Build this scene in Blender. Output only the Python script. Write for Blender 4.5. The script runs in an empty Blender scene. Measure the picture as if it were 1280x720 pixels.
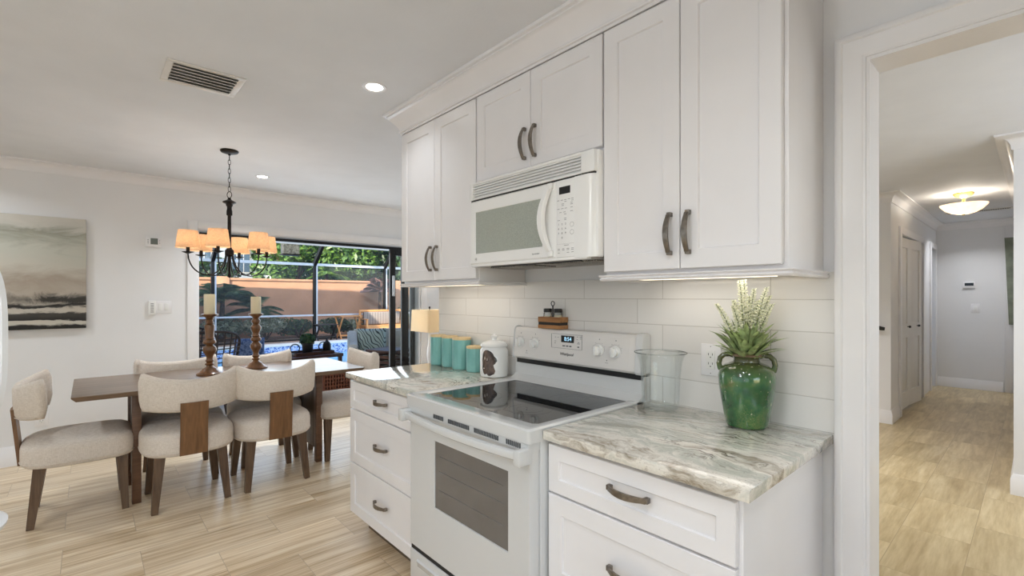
import bpy, bmesh, math, random
from mathutils import Vector, Matrix
random.seed(7)
C = bpy.context.scene.collection
PI = math.pi
R = math.radians

# ------------------------------------------------------------------ camera, world, lights, exposure
sc = bpy.context.scene
cam_d = bpy.data.cameras.new('camera'); cam = bpy.data.objects.new('camera', cam_d); C.objects.link(cam)
cam.location = (0, 0, 1.342); cam.rotation_euler = (R(90), 0, R(48.1))
cam_d.sensor_width = 36; cam_d.lens = 590.5/1280*36; cam_d.shift_y = 11/1280
cam_d.clip_start = 0.05; cam_d.clip_end = 200
sc.camera = cam
sc.view_settings.view_transform = 'Standard'; sc.view_settings.look = 'None'
sc.view_settings.gamma = 1; sc.view_settings.exposure = 0.37
try: sc.view_settings.use_curve_mapping = False
except Exception: pass
sc.cycles.max_bounces = 10; sc.cycles.diffuse_bounces = 6; sc.cycles.transparent_max_bounces = 16
sc.cycles.caustics_reflective = False; sc.cycles.caustics_refractive = False
sc.cycles.sample_clamp_indirect = 6

W = bpy.data.worlds.new('sky'); sc.world = W; W.use_nodes = True
wn = W.node_tree; wn.nodes.clear()
sky = wn.nodes.new('ShaderNodeTexSky'); sky.sky_type = 'NISHITA'; sky.sun_disc = False
sky.sun_elevation = R(42); sky.sun_rotation = R(120)
bg = wn.nodes.new('ShaderNodeBackground'); bg.inputs[1].default_value = 0.38
wo = wn.nodes.new('ShaderNodeOutputWorld')
wn.links.new(sky.outputs[0], bg.inputs[0]); wn.links.new(bg.outputs[0], wo.inputs[0])

def light(name, kind, loc, power, color=(1,1,1), size=None, size_y=None, direction=(0,0,-1), spread=None, shape=None):
    l = bpy.data.lights.new(name, kind); l.energy = power; l.color = color
    if kind == 'AREA':
        l.shape = shape or ('RECTANGLE' if size_y else 'DISK'); l.size = size
        if size_y: l.size_y = size_y
        if spread: l.spread = R(spread)
    elif kind == 'POINT': l.shadow_soft_size = size or .03
    o = bpy.data.objects.new(name, l); C.objects.link(o); o.location = loc
    o.rotation_euler = Vector(direction).to_track_quat('-Z', 'Y').to_euler()
    return o
SUN_DIR = (-.45, .75, -.36)
sun = light('sun', 'SUN', (0, 0, 20), 9, (1, .90, .76), direction=SUN_DIR); sun.data.angle = R(.6)
light('upper_fill_light', 'POINT', (-.75, -.95, 2.12), 15, (.92, .96, 1), .14)  # added unseen fill in place of bounced light; no fitting is built
# fill lamps added behind and beside the camera, at invented windows
light('back_fill', 'AREA', (-1.9, -3.05, 1.45), 10, (.78, .90, 1), 3.6, 1.5, (0, 1, 0))
light('back_fill_right', 'AREA', (1.25, -3.05, 1.5), 8, (.78, .90, 1), 1.8, 1.4, (0, 1, 0))
light('side_fill', 'AREA', (2.45, -.6, 1.45), 1, (.82, .92, 1), 2.6, 1.4, (-1, 0, 0))
light('family_fill', 'AREA', (-4.1, 4.4, 1.5), 7, (.88, .95, 1), 1.8, 1.3, (0, -1, 0))  # added fill; the family end wall has no window
light('daylight_slider', 'AREA', (-5.75, 2.0, 1.25), 24, (.84, .93, 1), 2.3, 1.7, (1, 0, 0))
light('hall_fill', 'AREA', (1.75, 3.4, 1.5), 30, (.88, .94, 1), 1.8, 1.4, (-1, .7, 0))  # added fill to brighten the hall; no window is built there

# ------------------------------------------------------------------ materials
def lin(c):
    return tuple(((v/255)/12.92 if v/255 <= .04045 else ((v/255+.055)/1.055)**2.4) for v in c) + (1,)
class M:
    """small node wrapper"""
    def __init__(s, name):
        s.m = bpy.data.materials.new(name); s.m.use_nodes = True; s.t = s.m.node_tree
        s.b = s.t.nodes['Principled BSDF']; s.out = s.t.nodes['Material Output']
    def n(s, k, **kw):
        x = s.t.nodes.new(k)
        for a, v in kw.items():
            if a.startswith('i_'): x.inputs[a[2:].replace('_', ' ')].default_value = v
            else: setattr(x, a, v)
        return x
    def l(s, a, b): s.t.links.new(a, b)
    def coord(s, scale=(1,1,1), kind='Object', rot=(0,0,0), loc=(0,0,0)):
        tc = s.n('ShaderNodeTexCoord'); mp = s.n('ShaderNodeMapping')
        mp.inputs['Scale'].default_value = scale; mp.inputs['Rotation'].default_value = rot; mp.inputs['Location'].default_value = loc
        s.l(tc.outputs[kind], mp.inputs[0]); return mp.outputs[0]
    def noise(s, vec, scale, detail=4, rough=.5, dist=0):
        x = s.n('ShaderNodeTexNoise'); x.inputs['Scale'].default_value = scale; x.inputs['Detail'].default_value = detail
        x.inputs['Roughness'].default_value = rough; x.inputs['Distortion'].default_value = dist
        if vec is not None: s.l(vec, x.inputs['Vector'])
        return x.outputs['Fac']
    def ramp(s, fac, stops, interp='LINEAR'):
        x = s.n('ShaderNodeValToRGB'); r = x.color_ramp; r.interpolation = interp
        while len(r.elements) < len(stops): r.elements.new(.5)
        for e, (p, c) in zip(r.elements, stops): e.position = p; e.color = lin(c) if isinstance(c, tuple) else (c, c, c, 1)
        s.l(fac, x.inputs[0]); return x.outputs[0]
    def mix(s, fac, a, b, mode='MIX'):
        x = s.n('ShaderNodeMix', data_type='RGBA', blend_type=mode)
        for v, i in ((fac, 0), (a, 6), (b, 7)):
            if isinstance(v, (int, float)): x.inputs[i].default_value = v
            elif isinstance(v, tuple): x.inputs[i].default_value = lin(v)
            else: s.l(v, x.inputs[i])
        return x.outputs[2]
    def math(s, op, a, b=0):
        x = s.n('ShaderNodeMath', operation=op)
        for v, i in ((a, 0), (b, 1)):
            if isinstance(v, (int, float)): x.inputs[i].default_value = v
            else: s.l(v, x.inputs[i])
        return x.outputs[0]
    def bump(s, h, strength=.2, dist=.002):
        x = s.n('ShaderNodeBump'); x.inputs['Strength'].default_value = strength; x.inputs['Distance'].default_value = dist
        s.l(h, x.inputs['Height']); s.l(x.outputs[0], s.b.inputs['Normal'])
    def color(s, c):
        if isinstance(c, tuple): s.b.inputs['Base Color'].default_value = lin(c)
        else: s.l(c, s.b.inputs['Base Color'])
    def set(s, rough=.5, metal=0, coat=0, spec=.5):
        s.b.inputs['Roughness'].default_value = rough; s.b.inputs['Metallic'].default_value = metal
        s.b.inputs['Coat Weight'].default_value = coat; s.b.inputs['Specular IOR Level'].default_value = spec
        s.b.inputs['Coat Roughness'].default_value = .05
        return s
def plain(name, c, rough=.5, metal=0, coat=0, var=.04, scale=6, bump=0, bscale=60, spec=.5):
    m = M(name); m.set(rough, metal, coat, spec)
    v = m.coord()
    d = tuple(max(0, int(x*(1-var))) for x in c); e = tuple(min(255, int(x*(1+var))) for x in c)
    m.color(m.ramp(m.noise(v, scale), [(.3, d), (.7, e)]))
    if bump: m.bump(m.noise(v, bscale, 3), bump, .002)
    return m.m
def emit(name, c, strength):
    m = M(name); m.b.inputs['Base Color'].default_value = lin(c)
    m.b.inputs['Emission Color'].default_value = lin(c); m.b.inputs['Emission Strength'].default_value = strength
    return m.m
def thin_glass(name, tint=(250,252,252), refl=1.0, base=.04):
    m = M(name); m.t.nodes.remove(m.b)
    tr = m.n('ShaderNodeBsdfTransparent'); tr.inputs[0].default_value = lin(tint)
    gl = m.n('ShaderNodeBsdfGlossy'); gl.inputs['Roughness'].default_value = .02
    lw = m.n('ShaderNodeLayerWeight'); lw.inputs[0].default_value = .25
    f = m.math('ADD', m.math('MULTIPLY', lw.outputs['Fresnel'], refl), base)
    mx = m.n('ShaderNodeMixShader'); m.l(f, mx.inputs[0]); m.l(tr.outputs[0], mx.inputs[1]); m.l(gl.outputs[0], mx.inputs[2])
    m.l(mx.outputs[0], m.out.inputs[0]); return m.m
def wood(name, dark, light_, axis='X', rough=.4, scale=1.0, coat=0):
    m = M(name); m.set(rough, 0, coat)
    s = {'X': (2*scale, 26*scale, 26*scale), 'Y': (26*scale, 2*scale, 26*scale), 'Z': (26*scale, 26*scale, 2*scale)}[axis]
    v = m.coord(s); n1 = m.noise(v, 1.0, 6, .6, .6)
    n2 = m.noise(m.coord(tuple(x*4 for x in s)), 1.0, 3)
    c = m.ramp(n1, [(.3, dark), (.7, light_)])
    m.color(m.mix(.25, c, m.ramp(n2, [(.35, dark), (.65, light_)])))
    m.bump(n1, .12, .001); return m.m
def fabric(name, c, c2, scale=420):
    m = M(name); m.set(.92, spec=.2)
    a = m.coord((scale, scale, scale*.12)); b = m.coord((scale*.12, scale*.12, scale))
    n = m.math('ADD', m.noise(a, 1, 2), m.noise(b, 1, 2))
    m.color(m.ramp(m.math('MULTIPLY', n, .5), [(.38, c), (.62, c2)])); m.bump(n, .25, .001); return m.m

m_wall = plain('wall paint', (231, 231, 232), .6, var=.008, scale=3, bump=.05, bscale=180)
m_ceil = plain('ceiling paint', (224, 226, 230), .8, var=.01, scale=4, bump=.25, bscale=90)
m_trim = plain('white trim paint', (235, 234, 235), .35, var=.006)
m_cab = plain('white cabinet lacquer', (232, 230, 231), .32, var=.006)
m_appl = plain('white enamel', (207, 208, 208), .16, coat=.4, var=.004)
m_mw = plain('microwave white enamel', (240, 240, 239), .2, coat=.3, var=.004)
m_appl2 = plain('white plastic', (234, 234, 232), .3, var=.004)
m_panelgrey = plain('pale printed panel', (222, 218, 214), .3, var=.004)
m_gap = plain('dark gap', (22, 22, 24), .6)
m_dkgrey = plain('dark grey', (70, 72, 74), .5)
m_pewter = plain('brushed pewter', (134, 127, 119), .32, 1, var=.12, scale=60)
m_bronze = plain('dark bronze', (38, 33, 31), .42, .7, var=.1, scale=30)
m_black = plain('black aluminium', (18, 18, 20), .4, .3, var=.08)
m_blackpl = plain('black plastic', (26, 25, 25), .4)
m_alu = plain('pale aluminium', (188, 194, 202), .4, .4)
m_glasscook = M('black ceramic glass'); m_glasscook.set(.03, 0, 0, .55); m_glasscook.color(m_glasscook.ramp(m_glasscook.noise(m_glasscook.coord(), 900, 1), [(.45, (12,12,13)), (.75, (44,44,46))])); m_glasscook = m_glasscook.m
m_ovenglass = plain('smoked oven glass', (96, 94, 93), .08, coat=1, var=.05)
m_mwglass = M('microwave mesh glass'); m_mwglass.set(.12, 0, .6); m_mwglass.color(m_mwglass.ramp(m_mwglass.noise(m_mwglass.coord(), 400, 1), [(.3, (150,156,148)), (.7, (176,182,172))])); m_mwglass = m_mwglass.m
m_display = emit('dark display', (10, 12, 16), .0)
m_digit = emit('display digits', (175, 225, 255), .8)
m_print = plain('grey print', (105, 105, 108), .5)
m_printblk = plain('black print', (40, 40, 42), .5)
m_glass = thin_glass('clear glass', refl=.9, base=.015)
m_vglass = thin_glass('clear vase glass', (254, 255, 255), refl=.28, base=.012)
m_pane = thin_glass('window glass', refl=.6, base=.01)
m_linen = fabric('oatmeal linen', (207, 195, 182), (228, 218, 207), 420)
m_walnut = wood('walnut stain', (70, 50, 36), (118, 92, 68), 'Z')
m_splat = wood('warm walnut', (96, 66, 40), (140, 100, 64), 'Z')
m_table = wood('grey brown table wood', (92, 72, 56), (136, 113, 94), 'Y', .34, coat=.25)
m_tableedge = wood('brown table edge', (86, 58, 40), (122, 88, 64), 'Y', .45)
m_turned = wood('honey turned wood', (58, 34, 16), (146, 98, 54), 'Z', .35, .5, coat=.3)
m_wax = plain('ivory wax', (226, 216, 186), .5, var=.01)
m_bamboo = wood('pale bamboo', (206, 178, 130), (226, 200, 154), 'X', .5)
m_teak = wood('golden teak', (176, 116, 66), (216, 160, 102), 'X', .5)
m_brown = plain('brown leather', (104, 58, 38), .5, var=.15, scale=20)

def floor_mat(name, c1, c2, mort, grain, contrast):
    m = M(name); m.set(.3, spec=.45)
    v = m.coord(rot=(0, 0, 0)); sep = m.n('ShaderNodeSeparateXYZ'); m.l(v, sep.inputs[0])
    cmb = m.n('ShaderNodeCombineXYZ')
    m.l(m.math('ADD', sep.outputs[1], 12.30), cmb.inputs[0]); m.l(m.math('ADD', sep.outputs[0], 11.33), cmb.inputs[1])
    br = m.n('ShaderNodeTexBrick'); br.offset = .5; br.offset_frequency = 2
    for k, x in (('Scale', 1), ('Mortar Size', .0016), ('Mortar Smooth', .3), ('Bias', 0), ('Brick Width', .61), ('Row Height', .2917)): br.inputs[k].default_value = x
    br.inputs['Color1'].default_value = (0, 0, 0, 1); br.inputs['Color2'].default_value = (1, 1, 1, 1); br.inputs['Mortar'].default_value = (.5, .5, .5, 1)
    m.l(cmb.outputs[0], br.inputs['Vector'])
    off = m.n('ShaderNodeVectorMath', operation='MULTIPLY_ADD'); m.l(br.outputs['Color'], off.inputs[0]); off.inputs[1].default_value = (7, 13, 5); 
    sc_ = m.n('ShaderNodeVectorMath', operation='MULTIPLY'); m.l(v, sc_.inputs[0]); sc_.inputs[1].default_value = grain
    m.l(sc_.outputs[0], off.inputs[2])
    n1 = m.noise(off.outputs[0], 1, 5, .62, .5)
    sc2 = m.n('ShaderNodeVectorMath', operation='MULTIPLY'); m.l(off.outputs[0], sc2.inputs[0]); sc2.inputs[1].default_value = (4.5, 2.5, 1)
    n2 = m.noise(sc2.outputs[0], 1, 4, .6)
    col = m.ramp(m.math('ADD', m.math('MULTIPLY', n1, .6), m.math('MULTIPLY', n2, .4)), contrast)
    tint = m.ramp(br.outputs['Color'], [(0, c1), (1, c2)])
    col = m.mix(1.0, col, tint, 'MULTIPLY')
    m.color(m.mix(br.outputs['Fac'], col, mort))
    m.b.inputs['Roughness'].default_value = .33
    m.bump(m.math('SUBTRACT', m.math('MULTIPLY', n2, .15), br.outputs['Fac']), .3, .0015)
    return m.m
m_floor = floor_mat('wood look plank tile', (236, 232, 226), (255, 252, 246), (182, 162, 136), (24, 1.0, 1), [(.30, (150, 122, 90)), (.42, (206, 183, 150)), (.54, (232, 215, 190)), (.68, (247, 237, 218))])
m_floor2 = floor_mat('travertine look tile', (232, 226, 214), (255, 250, 240), (156, 136, 102), (10, 1.5, 1), [(.30, (158, 138, 102)), (.43, (180, 161, 124)), (.54, (198, 181, 145)), (.68, (216, 202, 170))])

def quartzite():
    m = M('flowing grey quartzite'); m.set(.12, 0, .35, .5)
    v = m.coord()
    w = m.n('ShaderNodeTexNoise'); w.inputs['Scale'].default_value = 3.2; w.inputs['Detail'].default_value = 4; m.l(v, w.inputs['Vector'])
    ad = m.n('ShaderNodeVectorMath', operation='MULTIPLY_ADD'); m.l(w.outputs['Color'], ad.inputs[0]); ad.inputs[1].default_value = (.50, .34, .2); m.l(v, ad.inputs[2])
    mp = m.n('ShaderNodeMapping'); mp.inputs['Rotation'].default_value = (0, 0, R(-14)); mp.inputs['Scale'].default_value = (1.3, 7.5, 6); m.l(ad.outputs[0], mp.inputs[0])
    n1 = m.noise(mp.outputs[0], 1.0, 9, .68, .3)
    base = m.ramp(n1, [(.24, (92, 76, 62)), (.33, (150, 138, 120)), (.41, (226, 221, 211)), (.50, (186, 187, 177)), (.57, (234, 229, 219)), (.66, (166, 156, 140)), (.74, (240, 236, 227))])
    mp2 = m.n('ShaderNodeMapping'); mp2.inputs['Rotation'].default_value = (0, 0, R(-10)); mp2.inputs['Scale'].default_value = (2.4, 22, 14); m.l(ad.outputs[0], mp2.inputs[0])
    n2 = m.noise(mp2.outputs[0], 1.0, 5, .6, .2)
    vein = m.ramp(m.math('ABSOLUTE', m.math('SUBTRACT', n2, .5)), [(0, 1.0), (.026, .0)])
    patch = m.ramp(m.noise(v, 4, 2), [(.42, .0), (.58, .95)])
    col = m.mix(m.math('MULTIPLY', vein, patch), base, (74, 58, 46))
    sp = m.ramp(m.noise(v, 160, 2), [(.62, .0), (.72, .5)])
    m.color(m.mix(sp, col, (120, 112, 100))); return m.m
m_stone = quartzite()

def tiles():
    m = M('glossy white backsplash tile'); m.set(.18, 0, .3)
    v = m.coord(); sep = m.n('ShaderNodeSeparateXYZ'); m.l(v, sep.inputs[0]); cmb = m.n('ShaderNodeCombineXYZ')
    m.l(m.math('ADD', sep.outputs[0], 1.134+.405*20-.004), cmb.inputs[0]); m.l(m.math('ADD', sep.outputs[2], -1.333+.104*20), cmb.inputs[1])
    br = m.n('ShaderNodeTexBrick'); br.offset = .71; br.offset_frequency = 2
    for k, x in (('Scale', 1), ('Mortar Size', .0018), ('Mortar Smooth', .3), ('Brick Width', .405), ('Row Height', .104)): br.inputs[k].default_value = x
    br.inputs['Color1'].default_value = lin((224, 221, 217)); br.inputs['Color2'].default_value = lin((229, 227, 224)); br.inputs['Mortar'].default_value = lin((196, 192, 186))
    m.l(cmb.outputs[0], br.inputs['Vector']); m.color(br.outputs['Color'])
    m.bump(m.math('SUBTRACT', m.math('MULTIPLY', m.noise(v, 12, 2), .25), br.outputs['Fac']), .25, .002); return m.m
m_tile = tiles()

# ------------------------------------------------------------------ geometry helpers
class B:
    def __init__(s): s.bm = bmesh.new(); s.mats = []
    def loft(s, rings, cap0=True, cap1=True, closed=True, mi=0):
        vs = [[s.bm.verts.new(p) for p in r] for r in rings]
        n = len(rings[0]); k = n if closed else n-1
        for a, b in zip(vs, vs[1:]):
            for i in range(k):
                j = (i+1) % n
                try: f = s.bm.faces.new((a[i], a[j], b[j], b[i])); f.material_index = mi
                except ValueError: pass
        for c, r in ((cap0, vs[0]), (cap1, vs[-1])):
            if c and n > 2:
                try: f = s.bm.faces.new(r if r is vs[-1] else r[::-1]); f.material_index = mi
                except ValueError: pass
        return s
    def box(s, x0, x1, y0, y1, z0, z1, bev=0, mi=0, seg=2):
        r = bmesh.ops.create_cube(s.bm, size=1, matrix=Matrix.LocRotScale(((x0+x1)/2, (y0+y1)/2, (z0+z1)/2), None, (abs(x1-x0), abs(y1-y0), abs(z1-z0))))
        fs = {f for v in r['verts'] for f in v.link_faces}
        for f in fs: f.material_index = mi
        if bev:
            es = {e for v in r['verts'] for e in v.link_edges}
            q = bmesh.ops.bevel(s.bm, geom=list(es), offset=bev, segments=seg, affect='EDGES', profile=.5)
            for f in q['faces']: f.material_index = mi
        return s
    def ring(s, c, axis, r, n, ph=0):
        axis = Vector(axis).normalized(); u = axis.orthogonal().normalized(); v = axis.cross(u)
        return [Vector(c) + r*(math.cos(ph+2*PI*i/n)*u + math.sin(ph+2*PI*i/n)*v) for i in range(n)]
    def cyl(s, p0, p1, r0, r1=None, n=20, mi=0, caps=True):
        r1 = r0 if r1 is None else r1; ax = Vector(p1)-Vector(p0)
        return s.loft([s.ring(p0, ax, r0, n), s.ring(p1, ax, r1, n)], caps, caps, mi=mi)
    def bar(s, p0, p1, w0, w1=None, d0=None, d1=None, up=(0,0,1), mi=0):
        """tapering rectangular bar"""
        w1 = w0 if w1 is None else w1; d0 = w0 if d0 is None else d0; d1 = w1 if d1 is None else d1
        a = (Vector(p1)-Vector(p0)).normalized(); u = Vector(up).cross(a)
        if u.length < 1e-4: u = Vector((1, 0, 0)).cross(a)
        if u.length < 1e-4: u = Vector((0, 1, 0)).cross(a)
        u.normalize(); v = a.cross(u)
        def rr(p, w, d): return [Vector(p)+u*(sx*w/2)+v*(sy*d/2) for sx, sy in ((-1,-1),(1,-1),(1,1),(-1,1))]
        return s.loft([rr(p0, w0, d0), rr(p1, w1, d1)], mi=mi)
    def lathe(s, prof, c=(0,0,0), n=32, mi=0, cap0=True, cap1=True):
        return s.loft([[(c[0]+r*math.cos(2*PI*i/n), c[1]+r*math.sin(2*PI*i/n), c[2]+z) for i in range(n)] for r, z in prof], cap0, cap1, mi=mi)
    def tube(s, pts, r, n=8, mi=0, caps=True, closed=False):
        pts = [Vector(p) for p in pts]; rr = r if isinstance(r, (list, tuple)) else [r]*len(pts); rings = []
        prev = None
        for i, p in enumerate(pts):
            if closed: t = pts[(i+1) % len(pts)]-pts[i-1]
            else: t = pts[min(i+1, len(pts)-1)]-pts[max(i-1, 0)]
            t.normalize()
            if prev is None: u = t.orthogonal().normalized()
            else:
                u = prev - t*prev.dot(t); u = u.normalized() if u.length > 1e-6 else t.orthogonal().normalized()
            prev = u; v = t.cross(u)
            rings.append([p + rr[i]*(math.cos(2*PI*k/n)*u+math.sin(2*PI*k/n)*v) for k in range(n)])
        if closed: rings.append(rings[0]); caps = False
        s.loft(rings, caps, caps, mi=mi)
        if closed: bmesh.ops.remove_doubles(s.bm, verts=s.bm.verts[:], dist=1e-6)
        return s
    def prism(s, poly, axis, a0, a1, mi=0):
        """poly: list of 2D points in the plane normal to axis (x: (y,z), y: (x,z), z: (x,y))"""
        f = {'x': lambda p, a: (a, p[0], p[1]), 'y': lambda p, a: (p[0], a, p[1]), 'z': lambda p, a: (p[0], p[1], a)}[axis]
        return s.loft([[f(p, a0) for p in poly], [f(p, a1) for p in poly]], mi=mi)
    def quad(s, a, b, c, d, mi=0):
        f = s.bm.faces.new([s.bm.verts.new(p) for p in (a, b, c, d)]); f.material_index = mi; return s
    def move(s, mat): bmesh.ops.transform(s.bm, matrix=mat, verts=s.bm.verts[:]); return s
    def build(s, name, mat, parent=None, local=False, angle=38, subsurf=0):
        bmesh.ops.recalc_face_normals(s.bm, faces=s.bm.faces[:])
        if parent is not None and not local:
            o_ = Vector((0, 0, 0)); p = parent
            while p: o_ += p.location; p = p.parent
            bmesh.ops.translate(s.bm, vec=-o_, verts=s.bm.verts[:])
        me = bpy.data.meshes.new(name); s.bm.to_mesh(me); s.bm.free()
        for f in me.polygons: f.use_smooth = True
        me.set_sharp_from_angle(angle=R(angle))
        for m in (mat if isinstance(mat, (list, tuple)) else [mat]): me.materials.append(m)
        o = bpy.data.objects.new(name, me); C.objects.link(o)
        if parent is not None: o.parent = parent
        if subsurf:
            md = o.modifiers.new('smooth', 'SUBSURF'); md.levels = md.render_levels = subsurf
        return o
def tag(o, label=None, cat=None, group=None, kind=None):
    if label: o['label'] = label
    if cat: o['category'] = cat
    if group: o['group'] = group
    if kind: o['kind'] = kind
    return o
def thing(name, label, cat, loc=(0,0,0), rz=0, group=None, kind=None):
    o = bpy.data.objects.new(name, None); C.objects.link(o); o.location = loc; o.rotation_euler = (0, 0, rz)
    o.empty_display_size = .1
    return tag(o, label, cat, group, kind)
def struct(name, b, m, parent=None):
    o = b.build(name, m, parent); 
    if parent is None: o['kind'] = 'structure'
    return o
def copy_tree(o, parent=None):
    c = o.copy(); C.objects.link(c); c.parent = parent
    for ch in list(o.children): copy_tree(ch, c)
    return c
def text(parent, s, loc, size, m, rot=(R(90),0,0), name='lettering', shear=0, ext=.0002, align='CENTER'):
    cu = bpy.data.curves.new(name, 'FONT'); cu.body = s; cu.size = size; cu.align_x = align; cu.align_y = 'CENTER'; cu.shear = shear; cu.extrude = ext
    tmp = bpy.data.objects.new('tmp', cu); C.objects.link(tmp); bpy.context.view_layer.update()
    me = bpy.data.meshes.new_from_object(tmp.evaluated_get(bpy.context.evaluated_depsgraph_get()))
    bpy.data.objects.remove(tmp); me.materials.clear(); me.materials.append(m)
    o = bpy.data.objects.new(name, me); C.objects.link(o); o.parent = parent
    o_ = Vector((0,0,0)); p = parent
    while p: o_ += p.location; p = p.parent
    o.location = Vector(loc)-o_; o.rotation_euler = rot; return o
def sweep(b, path, prof, side=1):
    """moulding: profile points (offset from wall, z) swept along an xy path with mitres; offset goes to the left*side"""
    P = [Vector(p) for p in path]; rings = []
    for i, p in enumerate(P):
        ds = []
        if i > 0: ds.append((P[i]-P[i-1]).normalized())
        if i < len(P)-1: ds.append((P[i+1]-P[i]).normalized())
        ns = [Vector((-d.y, d.x))*side for d in ds]
        n = ns[0] if len(ns) == 1 else (ns[0]+ns[1])/(1+ns[0].dot(ns[1]))
        rings.append([(p.x+n.x*o, p.y+n.y*o, z) for o, z in prof])
    return b.loft(rings)
def cove(h, p, z):   # crown profile hanging from z
    return [(0, z-h), (.010, z-h), (.012, z-h+.012)] + [(.012+(p-.022)*(1-math.cos(t)), z-h+.014+(h-.03)*math.sin(t)) for t in [k*PI/12 for k in range(1, 7)]] + [(p-.004, z-.012), (p, z-.012), (p, z), (0, z)]
def basep(h=.14): return [(0, 0), (.016, 0), (.016, h-.035), (.012, h-.028), (.012, h-.018), (.006, h-.006), (.005, h), (0, h)]

# ------------------------------------------------------------------ room shell
YK = 1.733; XF = -5.44; H = 2.44
struct('floor', B().box(-5.75, 2.7, -3.2, YK+.06, -.1, 0).box(-5.75, -2.59, YK+.06, 4.7, -.1, 0), m_floor)
struct('floor_hallway', B().box(-2.59, 2.7, YK+.06, 9.9, -.1, 0), m_floor2)
struct('ceiling', B().box(-5.66, 2.7, -3.2, 4.7, H, H+.12).box(-2.53, 2.7, 4.7, 9.9, H, H+.12), m_ceil)
# kitchen wall with the cased opening
struct('wall_kitchen', B().box(-2.635, -.344, YK+.001, 1.848, 0, H).box(-.344, .60, YK+.001, 1.848, 2.057, H).box(.60, 2.6, YK+.001, 1.848, 0, H), m_wall)
# slider wall
YS0, YS1, ZS = .789, 3.262, 2.0
struct('wall_slider', B().box(XF-.08, XF, -3.2, YS0, 0, H).box(XF-.08, XF, YS0, YS1, ZS, H).box(XF-.08, XF, YS1, 4.7, 0, H), m_wall)
# exterior leaf above the opening, and to the sides of it
m_ext = plain('cream stucco', (222, 204, 178), .8, bump=.4)
struct('wall_exterior', B().box(-5.66, -5.58, -3.2, YS0-.02, -.1, 2.7).box(-5.66, -5.58, YS0-.02, YS1, ZS+.03, 2.7), m_ext)
struct('wall_back', B().box(-5.44, -3.7, -3.2, -3.1, 0, H).box(-3.7, -.1, -3.2, -3.1, 0, .7).box(-3.7, -.1, -3.2, -3.1, 2.2, H).box(-.1, .35, -3.2, -3.1, 0, H).box(.35, 2.15, -3.2, -3.1, 0, .8).box(.35, 2.15, -3.2, -3.1, 2.2, H).box(2.15, 2.6, -3.2, -3.1, 0, H), m_wall)
struct('wall_right', B().box(2.5, 2.6, -3.1, -1.9, 0, H).box(2.5, 2.6, -1.9, .7, 0, .75).box(2.5, 2.6, -1.9, .7, 2.15, H).box(2.5, 2.6, .7, YK, 0, H), m_wall)
struct('wall_family_end', B().box(-5.44, -2.53, 4.6, 4.7, 0, H), m_wall)
struct('wall_divider', B().box(-2.635, -2.53, 1.848, 6.3, 0, H), m_wall)
struct('wall_entry', B().box(-2.53, -1.04, 6.30, 6.40, 0, H), m_wall)
YC0, YC1 = 6.80, 8.30
struct('wall_closet', B().box(-1.14, -1.04, 6.40, YC0, 0, H).box(-1.14, -1.04, YC0, YC1, 2.05, H).box(-1.14, -1.04, YC1, 9.02, 0, H).box(-1.14, -1.04, 9.02, 9.46, 2.05, H).box(-1.14, -1.04, 9.46, 9.58, 0, H)
       .box(-1.8, -1.74, 6.4, 8.6, 0, H), m_wall)
struct('wall_hall_end', B().box(-1.8, .9, 9.58, 9.68, 0, H), m_wall)
struct('wall_hall_right', B().box(-.113, 2.6, 4.68, 4.80, 0, H).box(-.113, -.02, 4.80, 9.58, 0, H), m_wall)
struct('wall_entry_right', B().box(2.5, 2.6, 1.848, 4.68, 0, H), m_wall)
# backsplash tile
struct('wall_backsplash', B().box(-2.645, -.422, YK-.008, YK, .90, 1.42).box(-1.84, -1.06, YK-.008, YK, .60, .9), m_tile)

# moulding
struct('trim_1', sweep(B(), [(XF, 4.6), (XF, -3.1)], cove(.085, .075, H), 1), m_trim)
struct('trim_2', sweep(B(), [(-2.53, 6.30), (-1.04, 6.30), (-1.04, 9.58), (-.113, 9.58)], cove(.10, .09, H), -1), m_trim)
struct('trim_3', sweep(B(), [(-.113, 9.5), (-.113, 4.68), (2.5, 4.68)], cove(.10, .09, H), -1), m_trim)
struct('baseboard_slider', sweep(B(), [(XF, -3.1), (XF, .700)], basep(.155), -1), m_trim)
struct('baseboard_family', sweep(B(), [(XF, 3.35), (XF, 4.6)], basep(.155), -1), m_trim)
struct('baseboard_entry', sweep(B(), [(-2.53, 6.30), (-1.04, 6.30), (-1.04, 6.70)], basep(.14), -1), m_trim)
struct('baseboard_hall_end', sweep(B(), [(-1.04, 9.58), (-.33, 9.58)], basep(.14), -1), m_trim)
struct('baseboard_hall_right', sweep(B(), [(-.113, 9.5), (-.113, 4.68), (2.5, 4.68)], basep(.14), -1), m_trim)
# cased opening between kitchen and hall
def casing(b, x, w, z, y0, s, top):
    """fluted flat casing in front of a wall facing -y; outer edge on side s"""
    pass
prof = [(0, 0), (0, .020), (.006, .024), (.018, .024), (.022, .018), (.066, .014), (.071, .010), (.077, .010), (.077, 0)]
def case_path(outer_in=True):
    b = B()
    # left jamb, header, right jamb as one mitred run; profile measured outward (from outer edge to opening)
    x0, x1, zt = -.344, .60, 2.057; w = .077
    rings = []
    for (cx, cz, ux, uz) in ((x0, 0, -1, 0), (x0, zt, -1, 1), (x1, zt, 1, 1), (x1, 0, 1, 0)):
        rings.append([(cx+ux*(w-o), YK-d, cz+(uz*(w-o) if uz else 0)) for o, d in prof])
    return b.loft(rings)
struct('trim_4', case_path(), m_trim)
struct('trim_5', B().box(-.3445, -.335, YK-.004, 1.853, 0, 2.0465).box(-.3445, .602, YK-.004, 1.853, 2.0465, 2.0575).box(.591, .602, YK, 1.853, 0, 2.0465), m_trim)
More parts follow.
